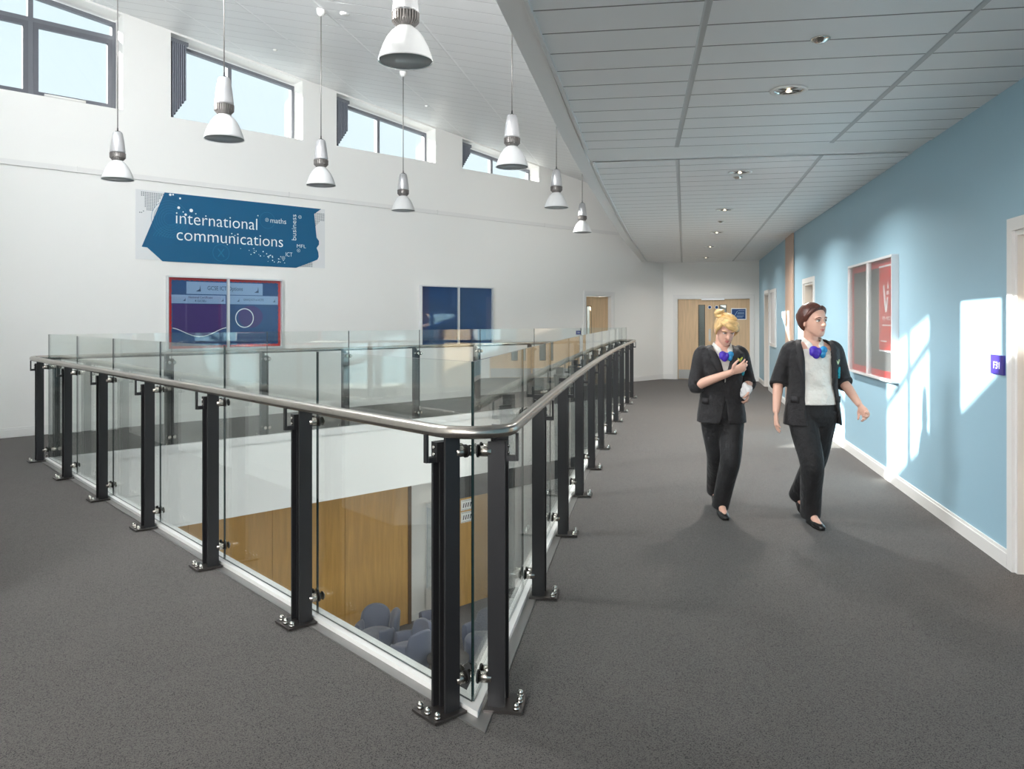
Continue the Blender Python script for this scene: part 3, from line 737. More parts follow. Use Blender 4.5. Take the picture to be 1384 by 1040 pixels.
fpoly(bm, FR, [V(p) for p in ((.0, 1.56), (.015, 1.57), (.045, 1.70), (.015, 1.70), (-.008, 1.60))], -.028, -.026)
fpoly(bm, FR, [V(p) for p in ((.008, 1.72), (.055, 1.725), (.055, 1.76), (.008, 1.755))], -.028, -.026)
fpoly(bm, FR, [V(p) for p in ((.02, 1.775), (.055, 1.78), (.055, 1.80), (.04, 1.845), (.025, 1.81))], -.028, -.026)
for i in range(9): fb(bm, FR, 2.55 + i * .034, 2.574 + i * .034, -.0275, -.026, 1.432, 1.446)
for i in range(10): fb(bm, FR, 2.70 + i * .022, 2.716 + i * .022, -.0275, -.026, 1.285, 1.295)
merge(pp_, [finish('poster_emblem', bm, M['print'], po)])
text('vi-vo', FR, 2.855, 1.485, .29, .06, M['print'], po, t=-.026, flip=True)
# white framed panel on the far blue wall
t_ = empty('wall_panel', FF(3.1, -.02, .947)); tag(t_, 'tall white framed glazed panel on the far blue wall', 'panel')
bm = bmesh.new()
fb(bm, FF, 2.50, 3.60, -.03, 0, .947, 1.007); fb(bm, FF, 2.50, 3.60, -.03, 0, 2.02, 2.085); fb(bm, FF, 2.50, 2.57, -.03, 0, 1.007, 2.02); fb(bm, FF, 3.53, 3.60, -.03, 0, 1.007, 2.02)
finish('frame', bm, M['trim'], t_)
bm = bmesh.new(); fb(bm, FF, 2.57, 3.53, -.012, -.004, 1.007, 2.02); finish('glazed_panel', bm, M['backing'], t_)

# ------------------------------------------------------------------ balustrade
bal = empty('glass_balustrade', (0, 0, 0)); WO[bal] = Vector((0, 0, 0))
tag(bal, 'glass balustrade with black posts and steel handrail around the void', 'balustrade')
def make_post():
    """local axes: x along the rail, -y outward to the walkway, +y to the glass"""
    p = empty('post', (0, 0, 0), parent=bal)
    bm = bmesh.new()
    bx(bm, -.046, -.034, -.045, .022, .016, 1.03); bx(bm, .034, .046, -.045, .022, .016, 1.085)
    bx(bm, -.034, .034, -.002, .008, .016, 1.03); bx(bm, -.018, -.010, -.030, -.002, .016, 1.03)
    bx(bm, .006, .034, .008, .020, .016, 1.06)
    bm.verts.ensure_lookup_table()
    def sub(name, b, m, smooth=False):
        bmesh.ops.recalc_face_normals(b, faces=b.faces[:])
        me = bpy.data.meshes.new(name); b.to_mesh(me); b.free(); me.materials.append(m)
        o = bpy.data.objects.new(name, me); COL.objects.link(o); o.parent = p
        return o
    sub('upright', bm, M['post'])
    bm = bmesh.new(); bx(bm, -.075, .075, -.115, .034, .006, .016); sub('base_plate', bm, M['plate'])
    for x, y in ((-.055, -.09), (.0, -.095), (.055, -.09)):
        bm = bmesh.new(); cyl(bm, (x, y, .016), (x, y, .026), .013, n=6)
        lathe(bm, [(.011, .026), (.011, .034), (.008, .041), (0, .0445)], 12, (x, y)); sub('dome_nut', bm, M['chrome'])
    bm = bmesh.new(); bx(bm, -.034, -.0, -.052, -.002, .955, 1.03); bx(bm, -.034, -.004, -.085, -.052, .955, .975)
    bx(bm, -.030, -.010, -.093, -.083, .955, 1.062); sub('rail_bracket', bm, M['post'])
    for z in (.985, 1.012):
        bm = bmesh.new(); cyl(bm, (-.017, -.052, z), (-.017, -.058, z), .0085, .006); sub('bolt_head', bm, M['chrome'])
    for z in (.12, .99):
        bm = bmesh.new()
        for x in (-.028, .028):
            cyl(bm, (x, .008, z), (x, .060, z), .021); cyl(bm, (x, .086, z), (x, .092, z), .022, .018)
        so_ = sub('standoff', bm, M['steel'])
        bm = bmesh.new()
        for x in (-.028, .028): cyl(bm, (x, .060, z), (x, .0665, z), .0255)
        g_ = sub('gasket', bm, M['rubber'])
    return p
p0 = make_post(); first = [p0]
def put_post(pos, inward):
    o = p0 if first else copy_tree(p0, bal)
    first.clear()
    o.location = (pos.x, pos.y, 0); o.rotation_euler = (0, 0, math.atan2(inward.y, inward.x) - PI / 2)
    return o
for p in left_posts: put_post(p, LIN)
for i, p in enumerate(right_posts): put_post(p, Vector((-rdir(i).y, rdir(i).x)))
far_t = [.15, 1.353, 2.541, 3.735, 4.939, 6.125, 7.327, 8.50, 9.55]
far_posts = [BD0 + BDD * t + BOUT * .075 for t in far_t]
for p in far_posts: put_post(p, -BOUT)
# panes
def pane(a, b, gap=.003, z0=.03, z1=1.335):
    d = (b - a).normalized(); nn = Vector((-d.y, d.x)) * .005
    a = a + d * gap; b = b - d * gap
    bm = bmesh.new()
    prism8(bm, [(a.x - nn.x, a.y - nn.y, z0), (b.x - nn.x, b.y - nn.y, z0), (b.x + nn.x, b.y + nn.y, z0), (a.x + nn.x, a.y + nn.y, z0),
                (a.x - nn.x, a.y - nn.y, z1), (b.x - nn.x, b.y - nn.y, z1), (b.x + nn.x, b.y + nn.y, z1), (a.x + nn.x, a.y + nn.y, z1)])
    bm.faces.ensure_lookup_table()
    for f in bm.faces:
        f.material_index = 0 if f.calc_area() > .5 * (b - a).length else 1
    finish('glass_panel', bm, [M['glass'], M['edge']], bal)
def onleft(p): return GL0 + LEFTD * (p - GL0).dot(LEFTD)
lp_ = [GA] + [onleft(p) for p in left_posts[1:6]] + [GB]
for a, b in zip(lp_, lp_[1:]): pane(a, b)
for a, b in zip(right_line, right_line[1:]): pane(a, b)
fp_ = [GB] + [BD0 + BDD * t for t in far_t[1:-1]] + [GC]
for a, b in zip(fp_, fp_[1:]): pane(a, b)
# handrail: closed tube with rounded corners
path = []
rail = offset(loop, .152)
nR = len(rail)
for i in range(nR):
    a, b, c = rail[i - 1], rail[i], rail[(i + 1) % nR]
    e1 = (a - b).normalized(); e2 = (c - b).normalized(); th = e1.angle(e2)
    if th < 2.8:
        r = .16; tl = r / math.tan(th / 2); p1 = b + e1 * tl; p2 = b + e2 * tl; cen = b + (e1 + e2).normalized() * (r / math.sin(th / 2))
        v1 = p1 - cen; v2 = p2 - cen; sw = v1.angle_signed(v2)
        for k in range(17):
            an = -sw * k / 16; path.append(cen + Vector((v1.x * math.cos(an) - v1.y * math.sin(an), v1.x * math.sin(an) + v1.y * math.cos(an))))
    else: path.append(b)
bm = bmesh.new(); rings = []; zr = 1.083; NR = 20
for i, p in enumerate(path):
    d = (path[(i + 1) % len(path)] - path[i - 1]).normalized(); s_ = Vector((d.y, -d.x))
    rings.append([bm.verts.new((p.x + s_.x * .0245 * math.cos(2 * PI * k / NR), p.y + s_.y * .0245 * math.cos(2 * PI * k / NR), zr + .0245 * math.sin(2 * PI * k / NR))) for k in range(NR)])
for i in range(len(rings)):
    A, B = rings[i], rings[(i + 1) % len(rings)]
    for k in range(NR): f = bm.faces.new([A[k], A[(k + 1) % NR], B[(k + 1) % NR], B[k]]); f.smooth = True
finish('handrail', bm, M['steel'], bal)

# ------------------------------------------------------------------ pendant lamps
def make_pendant():
    root = empty('pendant_lamp', (0, 0, 3.0)); WO[root] = Vector((0, 0, 0))
    bm = bmesh.new()
    prof = [(.160, .004), (.163, 0), (.160, .012), (.150, .045), (.133, .09), (.108, .14), (.082, .175), (.055, .198), (.048, .205)]
    lathe(bm, prof, 40)
    sh = finish('lamp_shade', bm, M['shade'], root)
    bm = bmesh.new(); lathe(bm, [(.159, .004), (.156, .012), (.146, .045), (.129, .09), (.104, .138), (.078, .172), (.05, .194), (0, .196)], 40); finish('reflector', bm, M['shadein'], root)
    bm = bmesh.new(); lathe(bm, [(0, .006), (.152, .006), (.154, .010), (.150, .014), (0, .014)], 40); finish('lens', bm, M['lens'], root)
    bm = bmesh.new(); lathe(bm, [(0, .075), (.02, .08), (.03, .08), (.03, .13), (.018, .165), (.016, .19)], 16); finish('bulb', bm, M['trim'], root)
    bm = bmesh.new()
    for k in range(28):
        a = 2 * PI * k / 28; c_, s_ = math.cos(a), math.sin(a); px, py = -s_ * .003, c_ * .003
        z0, z1 = .205, .285
        def P(r, z, q): return (c_ * r + px * q, s_ * r + py * q, z)
        prism8(bm, [P(.04, z0, -1), P(.052, z0, -1), P(.052, z0, 1), P(.04, z0, 1), P(.04, z0 + .03, -1), P(.080, z0 + .03, -1), P(.080, z0 + .03, 1), P(.04, z0 + .03, 1)])
        prism8(bm, [P(.04, z0 + .03, -1), P(.080, z0 + .03, -1), P(.080, z0 + .03, 1), P(.04, z0 + .03, 1), P(.04, z1, -1), P(.081, z1, -1), P(.081, z1, 1), P(.04, z1, 1)])
    lathe(bm, [(.05, .205), (.068, .23), (.068, .29), (.0, .29)], 28); finish('fin_collar', bm, M['lampfin'], root)
    bm = bmesh.new(); lathe(bm, [(.0, .288), (.074, .288), (.078, .30), (.064, .42), (.050, .50), (.044, .505), (.044, .512), (0, .515)], 32); hs = finish('lamp_housing', bm, M['lampgrey'], root)
    bm = bmesh.new(); lathe(bm, [(.0, .512), (.03, .512), (.026, .522), (.008, .526), (.006, .56), (0, .56)], 20); finish('cable_gland', bm, M['black'], root)
    return root
lampP = make_pendant()
lamps = [(-.622, 4.686, 'largest looking pendant lamp, nearest the viewer at the top of the view'),
         (-2.405, 6.70, 'silver pendant lamp hanging in front of the second high window'),
         (-4.253, 8.65, 'pendant lamp hanging nearest the leftmost window'),
         (-2.15, 9.03, 'pendant lamp hanging above the right end of the teal banner'),
         (0.0, 7.93, 'pendant lamp overlapping the fourth high window'),
         (-1.511, 11.14, 'pendant lamp hanging below the third high window, right of the banner'),
         (.600, 10.84, 'second farthest pendant lamp, close to the corridor ceiling edge'),
         (1.224, 13.97, 'farthest and smallest looking pendant lamp')]
lamp_objs = [lampP] + [copy_tree(lampP) for _ in lamps[1:]]
for i, (x, y, lab) in enumerate(lamps):
    o = lamp_objs[i]
    o.location = (x, y, 3.0); tag(o, lab, 'pendant lamp', 'pendant lamps over the void'); WO[o] = Vector((x, y, 3.0))
    zc = ROOF(x, y)
    pl = bpy.data.lights.new('pendant_fill', 'POINT'); pl.energy = 15; pl.shadow_soft_size = .035; pl.color = (1, .98, .95); plo = bpy.data.objects.new('pendant_fill', pl); COL.objects.link(plo); plo.location = (x, y, 3.06)  # fill light added inside an unlit pendant to brighten the roof
    bm = bmesh.new(); cyl(bm, (x, y, 3.555), (x, y, zc - .03), .0055, n=8); finish('suspension_cord', bm, M['lampfin'], o)
    bm = bmesh.new(); lathe(bm, [(0, zc - .075), (.025, zc - .070), (.045, zc - .045), (.05, zc - .01), (.05, zc + .006), (0, zc + .006)], 20, (x, y)); finish('ceiling_rose', bm, M['trim'], o)

# ------------------------------------------------------------------ ceiling fittings
def make_downlight():
    root = empty('downlight', (0, 0, 0)); WO[root] = Vector((0, 0, 0))
    bm = bmesh.new(); lathe(bm, [(.088, 0), (.112, 0), (.112, -.006), (.088, -.008), (.086, 0)], 36); finish('bezel', bm, M['trim'], root)
    bm = bmesh.new(); lathe(bm, [(.086, -.002), (.080, .004), (.07, .005), (.0, .005)], 36); finish('reflector_cup', bm, M['chrome'], root)
    bm = bmesh.new()
    bx(bm, -.006, .006, -.075, .075, -.006, .003); bx(bm, -.075, -.006, -.006, .006, -.006, .003); bx(bm, .006, .075, -.006, .006, -.006, .003)
    finish('cross_louvre', bm, M['lampfin'], root)
    bm = bmesh.new(); lathe(bm, [(0, -.012), (.014, -.011), (.018, -.004), (.018, .003), (0, .003)], 16); finish('bulb', bm, M['tube'], root)
    return root
M['tube'] = emit('warm_lamp', (255, 236, 200), 2.5)
dl = make_downlight()
for i, (x, y, lab) in enumerate(((1.677, 4.86, 'large round downlight nearest the viewer in the corridor ceiling'), (2.151, 7.57, 'second downlight along the corridor ceiling, just past the plain band'), (2.700, 10.18, 'third downlight along the corridor ceiling'),
                             (3.282, 12.85, 'fourth downlight along the corridor ceiling'), (3.801, 15.38, 'fifth downlight along the corridor ceiling'), (4.388, 18.15, 'last downlight, closest to the double doors'))):
    o = dl if i == 0 else copy_tree(dl)
    o.location = (x, y, CEIL - .004); o.rotation_euler = (0, 0, -a2 + .6); tag(o, lab, 'downlight', 'downlights of the corridor ceiling')
for i, (x, y, e) in enumerate(((1.677, 4.86, 4), (2.151, 7.57, 34), (2.700, 10.18, 42), (3.282, 12.85, 36), (3.801, 15.38, 16), (4.388, 18.15, 11))):
    area('corridor_downlight', (x, y, CEIL - .03), (0, 0, -1), .15, .15, e, (1, .96, .9), 'DISK', 150)
for x, y, lab in ((1.529, 3.976, 'small round ceiling sensor nearest the viewer'), (2.208, 7.85, 'small sprinkler head behind the second downlight'), (2.97, 11.41, 'small sensor disc beyond the third downlight')):
    bm = bmesh.new(); lathe(bm, [(0, -.022), (.022, -.020), (.036, -.010), (.046, -.006), (.048, 0), (0, .002)], 24)
    o = finish('ceiling_sensor', bm, M['chrome'], origin=(0, 0, 0)); o.location = (x, y, CEIL - .001); tag(o, lab, 'sensor', 'sensors in the corridor ceiling')
for x, y, lab in ((-1.872, 8.978, 'round detector on the sloping ceiling beside a lamp cord'), (-3.36, 11.383, 'small vent slot in the sloping ceiling above the second window'), (-1.391, 13.116, 'small vent slot in the sloping ceiling above the third window')):
    bm = bmesh.new(); r_ = .055 if 'round' in lab else .03; lathe(bm, [(0, -.025), (r_ * .6, -.023), (r_, -.01), (r_, .004), (0, .004)], 24)
    o = finish('ceiling_detector', bm, M['trim'], origin=(0, 0, 0)); o.location = (x, y, ROOF(x, y)); tag(o, lab, 'detector', 'fittings in the sloping ceiling')

# ------------------------------------------------------------------ storey below
slab('floor_lower_storey', [Vector(p) for p in ((-9, 4), (-9, 14), (5, 24), (8, 20), (5, 3))], None, LOWF, M['carpet_low'], 'dark carpet floor of the storey below')
LC = Vector((-1.742, 13.68)); FLW = Fr(LC, LD, LO)
bm = bmesh.new(); fb(bm, FLW, -9, 9, .07, .3, LOWF, LOWC); struct(finish('wall_lower_back', bm, M['white']), 'white wall of the storey below')
bm = bmesh.new(); fb(bm, FLW, .0, .9, .05, .075, LOWF, LOWF + .11); struct(finish('baseboard_lower', bm, M['trim']), 'white skirting of the storey below')
part = empty('panel_wall', FLW(-3, 0, LOWF)); tag(part, 'golden maple folding partition on the storey below, seen through the glass', 'partition')
for k in range(6):
    u1 = -.04 - 1.25 * k; bm = bmesh.new(); fb(bm, FLW, u1 - 1.242, u1, 0, .06, LOWF + .01, LOWC - .005); finish('partition_panel', bm, M['maple_low'], part)
bm = bmesh.new(); fb(bm, FLW, -.04, .02, -.02, .07, LOWF, LOWC - .005); finish('end_post', bm, M['seam'], part)
# maple door beyond the display cabinet
dd = empty('door_6', FLW(1.7, .06, LOWF)); struct(dd, 'maple door on the storey below beyond the glass cabinet')
bm = bmesh.new(); fb(bm, FLW, .95, 2.3, .02, .07, LOWF, LOWF + 1.95); lf = finish('door_leaf', bm, M['maple_low'], dd)
bm = bmesh.new(); fb(bm, FLW, .9, 4.5, .0, .07, LOWF + 1.95, LOWC); finish('over_panel', bm, M['darkband'], dd)
for z in (1.50, 1.72):
    bm = bmesh.new(); fb(bm, FLW, 1.16, 1.44, .012, .02, LOWF + z, LOWF + z + .19); pq = tag(finish('door_notice', bm, M['print']), 'white framed notice on the maple door downstairs, ' + ('upper' if z > 1.6 else 'lower') + ' of two', 'sign')
    bm = bmesh.new()
    fb(bm, FLW, 1.17, 1.43, .009, .012, LOWF + z + .012, LOWF + z + .017); fb(bm, FLW, 1.17, 1.43, .009, .012, LOWF + z + .172, LOWF + z + .177); fb(bm, FLW, 1.425, 1.43, .009, .012, LOWF + z + .017, LOWF + z + .172)
    for k in range(4): fpoly(bm, FLW, [(1.20 + k * .055, LOWF + z + .05), (1.22 + k * .055, LOWF + z + .05), (1.24 + k * .055, LOWF + z + .13), (1.22 + k * .055, LOWF + z + .13)], .009, .012)
    finish('notice_marks', bm, M['black'], pq)
# glass display cabinet
CB = Fr(FLW(.38, -.26, 0).xy, LD, LO)
cab = empty('display_cabinet', CB(.25, .16, LOWF)); tag(cab, 'tall glass display cabinet with trophies, storey below', 'cabinet')
hC = 1.92
bm = bmesh.new()
for u in (0, .46):
    for t in (0, .28): fb(bm, CB, u, u + .025, t, t + .025, LOWF + .5, LOWF + hC)
fb(bm, CB, 0, .485, 0, .305, LOWF + hC, LOWF + hC + .06); finish('cabinet_frame', bm, M['alu'], cab)
bm = bmesh.new(); fb(bm, CB, 0, .485, 0, .305, LOWF, LOWF + .5); finish('cabinet_base', bm, M['trim'], cab)
for z in (.86, 1.2, 1.55):
    bm = bmesh.new(); fb(bm, CB, .02, .465, .02, .285, LOWF + z, LOWF + z + .008); finish('shelf', bm, M['glass'], cab)
bm = bmesh.new(); fb(bm, CB, .025, .46, .004, .010, LOWF + .5, LOWF + hC); finish('glass_door', bm, M['case'], cab)
bm = bmesh.new(); fb(bm, CB, .004, .010, .025, .28, LOWF + .5, LOWF + hC); finish('side_pane', bm, M['case'], cab)
k = 0
for z, items in ((.508, ((.12, .16), (.33, .15))), (.872, ((.12, .13), (.30, .18))), (1.212, ((.2, .12),)), (1.562, ((.15, .16), (.34, .12)))):
    for u, h_ in items:
        c0 = CB(u, .15, LOWF + z); bm = bmesh.new()
        lathe(bm, [(0, c0.z), (.03, c0.z), (.03, c0.z + .02), (.008, c0.z + .03), (.008, c0.z + h_ * .45), (.035, c0.z + h_ * .7), (.04, c0.z + h_), (.034, c0.z + h_), (0, c0.z + h_ * .6)], 14, (c0.x, c0.y))
        tag(finish('trophy', bm, M['shelfgoods'] if k % 2 else M['chrome']), ('brown' if k % 2 else 'silver') + ' trophy cup on ' + ('the base', 'the lowest glass shelf', 'the middle glass shelf', 'the top glass shelf')[[.508, .872, 1.212, 1.562].index(z)] + ' of the cabinet, ' + ('left' if u < .22 else 'right') + ' side', 'trophy', 'trophies in the glass cabinet'); k += 1
def make_tub():
    root = empty('tub_chair', (0, 0, 0)); WO[root] = Vector((0, 0, 0))
    R0, R1_ = .335, .265
    def lobe(a0, a1, zpk):
        bm = bmesh.new(); n_ = 16; cols = []
        for i in range(n_ + 1):
            s_ = i / n_; a = a0 + (a1 - a0) * s_; top = .56 + (zpk - .56) * max(0, math.sin(PI * min(1, max(0, s_)))) ** .33
            col = []
            for r, z in ((R0 - .05, .10), (R0, .40), (R0 + .02, top - .02), (R0 - .01, top + .012), (R1_ + .02, top - .01), (R1_, .42), (R1_ - .02, .36), (R1_ - .04, .12)):
                col.append(bm.verts.new((r * math.cos(a), r * math.sin(a), z)))
            cols.append(col)
        for A, B in zip(cols, cols[1:]):
            m_ = len(A)
            for k in range(m_): f = bm.faces.new([A[k], A[(k + 1) % m_], B[(k + 1) % m_], B[k]]); f.smooth = True
        bm.faces.new(cols[0]); bm.faces.new(cols[-1][::-1])
        return bm
    finish('back_lobe', lobe(math.radians(92), math.radians(178), .76), M['tub'], root)
    finish('back_lobe', lobe(math.radians(2), math.radians(88), .76), M['tub'], root)
    for a0, a1 in ((178, 225), (-45, 2)):
        bm = bmesh.new(); n_ = 10; cols = []
        for i in range(n_ + 1):
            a = math.radians(a0 + (a1 - a0) * i / n_); top = .575
            cols.append([bm.verts.new((r * math.cos(a), r * math.sin(a), z)) for r, z in ((R0 - .05, .10), (R0, .38), (R0, top - .03), (R0 - .03, top), (R1_, top - .03), (R1_ - .02, .36), (R1_ - .04, .12))])
        for A, B in zip(cols, cols[1:]):
            m_ = len(A)
            for k in range(m_): f = bm.faces.new([A[k], A[(k + 1) % m_], B[(k + 1) % m_], B[k]]); f.smooth = True
        bm.faces.new(cols[0]); bm.faces.new(cols[-1][::-1]); finish('arm', bm, M['tub'], root)
    bm = bmesh.new(); lathe(bm, [(0, .12), (.24, .12), (.262, .2), (.262, .40), (.24, .44), (.12, .455), (0, .458)], 32); finish('seat', bm, M['tub'], root)
    for k in range(4):
        a = PI / 4 + k * PI / 2; bm = bmesh.new(); cyl(bm, (.19 * math.cos(a), .19 * math.sin(a), 0), (.19 * math.cos(a), .19 * math.sin(a), .13), .016, .022); finish('leg', bm, M['black'], root)
    return root
tub = make_tub()
for i, (x, y, rz, lab) in enumerate(((-2.05, 12.18, -.55, 'blue-grey two-lobed tub chair nearest the partition'), (-1.50, 11.62, -.15 + PI * 1.55, 'blue-grey tub chair in the middle of the row seen past the kerb'), (-1.22, 10.42, 2.6, 'blue tub chair lowest in view beside the kerb'),
                                     (-1.22, 12.75 - .3, -1.5, 'blue tub chair half hidden behind the corner post'), (-.45, 12.0, -1.2, 'blue tub chair glimpsed right of the corner post'))):
    o = tub if i == 0 else copy_tree(tub)
    o.location = (x, y, LOWF); o.rotation_euler = (0, 0, rz); tag(o, lab, 'chair', 'tub chairs on the storey below')
tb = empty('coffee_table', (-.9, 11.3, LOWF)); tag(tb, 'low dark table among the tub chairs downstairs', 'table'); WO[tb] = Vector((-.9, 11.3, LOWF))
bm = bmesh.new(); lathe(bm, [(0, LOWF + .40), (.30, LOWF + .40), (.30, LOWF + .43), (0, LOWF + .43)], 32, (-.9, 11.3)); finish('table_top', bm, M['darkband'], tb)
bm = bmesh.new(); cyl(bm, (-.9, 11.3, LOWF + .02), (-.9, 11.3, LOWF + .40), .03); finish('pedestal', bm, M['black'], tb)
bm = bmesh.new(); cyl(bm, (-.9, 11.3, LOWF), (-.9, 11.3, LOWF + .02), .2); finish('table_base', bm, M['black'], tb)
# downlights of the lower storey, recessed in its ceiling
for i, (u, t) in enumerate(((-5, -1.2), (-3, -1.2), (-1, -1.2), (1, -1.2), (3, -1.2))):
    p = FLW(u, t, LOWC - .03); area('lower_storey_downlight', p, (0, 0, -1), .22, .22, 3.2, (1, .86, .66), 'DISK')
#PEOPLE
# ------------------------------------------------------------------ the two girls
def ringsolid(bm, rings, n=24, pw=2.0):
    """closed solid from horizontal superellipse rings (z, cx, cy, rx, ry)"""
    R = []
    for z, cx, cy, rx, ry in rings:
        v = []
        for k in range(n):
            a = 2 * PI * k / n; c, s = math.cos(a), math.sin(a)
            e = 2 / pw
            v.append(bm.verts.new((cx + rx * math.copysign(abs(c) ** e, c), cy + ry * math.copysign(abs(s) ** e, s), z)))
        R.append(v)
    for A, B in zip(R, R[1:]):
        for k in range(n): bm.faces.new([A[k], A[(k + 1) % n], B[(k + 1) % n], B[k]])
    bm.faces.new(R[0][::-1]); bm.faces.new(R[-1])
    return [v for r in R for v in r]
def limb(bm, pts, rad, n=16, flat=None, round_=True):
    """closed tube through pts with radius list; flat=(axis, factor) squashes the section"""
    P = [Vector(p) for p in pts]; r = [float(x) for x in rad]
    # smooth the joints with a Catmull-Rom pass
    Q, q = [], []
    for i in range(len(P) - 1):
        a, b, c, d = P[max(0, i - 1)], P[i], P[i + 1], P[min(len(P) - 1, i + 2)]
        for k in range(5):
            t = k / 5
            Q.append(.5 * ((2 * b) + (c - a) * t + (2 * a - 5 * b + 4 * c - d) * t * t + (3 * b - a - 3 * c + d) * t ** 3)); q.append(r[i] + (r[i + 1] - r[i]) * t)
    Q.append(P[-1]); q.append(r[-1])
    if round_:
        d0 = (Q[0] - Q[1]).normalized(); d1 = (Q[-1] - Q[-2]).normalized()
        Q = [Q[0] + d0 * q[0] * .85, Q[0] + d0 * q[0] * .5] + Q + [Q[-1] + d1 * q[-1] * .5, Q[-1] + d1 * q[-1] * .85]
        q = [q[0] * .4, q[0] * .85] + q + [q[-1] * .85, q[-1] * .4]
    up = None; R = []
    for i in range(len(Q)):
        d = (Q[min(i + 1, len(Q) - 1)] - Q[max(i - 1, 0)]).normalized()
        s = (up - d * up.dot(d)).normalized() if up is not None else (Vector(flat[0]) - d * Vector(flat[0]).dot(d)).normalized() if flat else d.orthogonal().normalized()
        up = s; t = d.cross(s); f = flat[1] if flat else 1
        R.append([bm.verts.new(Q[i] + s * q[i] * f * math.cos(2 * PI * k / n) + t * q[i] * math.sin(2 * PI * k / n)) for k in range(n)])
    for A, B in zip(R, R[1:]):
        for k in range(n): bm.faces.new([A[k], A[(k + 1) % n], B[(k + 1) % n], B[k]])
    bm.faces.new(R[0][::-1]); bm.faces.new(R[-1])
    return [v for x in R for v in x]
def ball(bm, c, rx, ry, rz, rot=None, u=20, v=14):
    r = bmesh.ops.create_uvsphere(bm, u_segments=u, v_segments=v, radius=1)
    Mx = Matrix.Translation(Vector(c)) @ (rot.to_4x4() if rot else Matrix.Identity(4)) @ Matrix.Diagonal((rx, ry, rz, 1))
    bmesh.ops.transform(bm, matrix=Mx, verts=r['verts']); return r['verts']
def fuse(name, bm, m, parent, voxel, smooth=3):
    """one continuous surface out of overlapping volumes"""
    bmesh.ops.recalc_face_normals(bm, faces=bm.faces[:])
    me = bpy.data.meshes.new(name); bm.to_mesh(me); bm.free()
    o = bpy.data.objects.new(name, me); COL.objects.link(o)
    md = o.modifiers.new('r', 'REMESH'); md.mode = 'VOXEL'; md.voxel_size = voxel; md.use_smooth_shade = True
    if smooth:
        ms = o.modifiers.new('s', 'SMOOTH'); ms.factor = .5; ms.iterations = smooth
    bpy.context.view_layer.update()
    dg = bpy.context.evaluated_depsgraph_get(); m2 = bpy.data.meshes.new_from_object(o.evaluated_get(dg))
    o.modifiers.clear(); o.data = m2; bpy.data.meshes.remove(me); m2.name = name
    m2.materials.clear(); m2.materials.append(m)
    for p in m2.polygons: p.use_smooth = True
    o.parent = parent; WO[o] = Vector((0, 0, 0))
    return o
def lump(name, bm, m, parent, sub=1):
    o = finish(name, bm, m, smooth=True, origin=(0, 0, 0)); o.parent = parent; o.location = (0, 0, 0)
    if sub:
        md = o.modifiers.new('s', 'SUBSURF'); md.levels = sub; md.render_levels = sub
    return o
HEADR = [(0, 0, -.060, .016, .012), (.006, 0, -.056, .027, .026), (.018, 0, -.047, .037, .042), (.038, 0, -.030, .050, .062), (.062, 0, -.012, .059, .078), (.088, 0, -.004, .065, .088),
         (.112, 0, 0, .069, .091), (.138, 0, .004, .073, .094), (.162, 0, .006, .072, .092), (.184, 0, .008, .064, .082), (.202, 0, .008, .050, .064), (.214, 0, .008, .032, .040), (.220, 0, .008, .012, .015)]
def head(bm, Mh):
    vs = ringsolid(bm, HEADR, 28, 2.15)
    # hollow the eye sockets, shape the cheeks
    for v in vs:
        for sx in (-1, 1):
            d = (v.co - Vector((sx * .031, -.088, .112))).length
            if d < .028: v.co.y += .009 * (1 - d / .028)
            d = (v.co - Vector((sx * .040, -.068, .075))).length
            if d < .03: v.co += Vector((sx * .003, -.004, 0)) * (1 - d / .03)
    vs += limb(bm, [(0, -.084, .122), (0, -.096, .098), (0, -.106, .083), (0, -.098, .074)], [.007, .009, .013, .009], 12)
    for sx in (-1, 1):
        vs += ball(bm, (sx * .009, -.096, .078), .007, .008, .006)
        vs += ball(bm, (sx * .072, .004, .100), .009, .018, .030, Matrix.Rotation(sx * .3, 3, 'Z'))
        vs += limb(bm, [(sx * .012, -.089, .128), (sx * .032, -.087, .132), (sx * .052, -.074, .127)], [.005, .006, .004], 10)
    vs += ball(bm, (0, -.056, .010), .020, .016, .012)
    vs += ball(bm, (0, -.086, .050), .020, .009, .009)
    bmesh.ops.transform(bm, matrix=Mh, verts=vs)
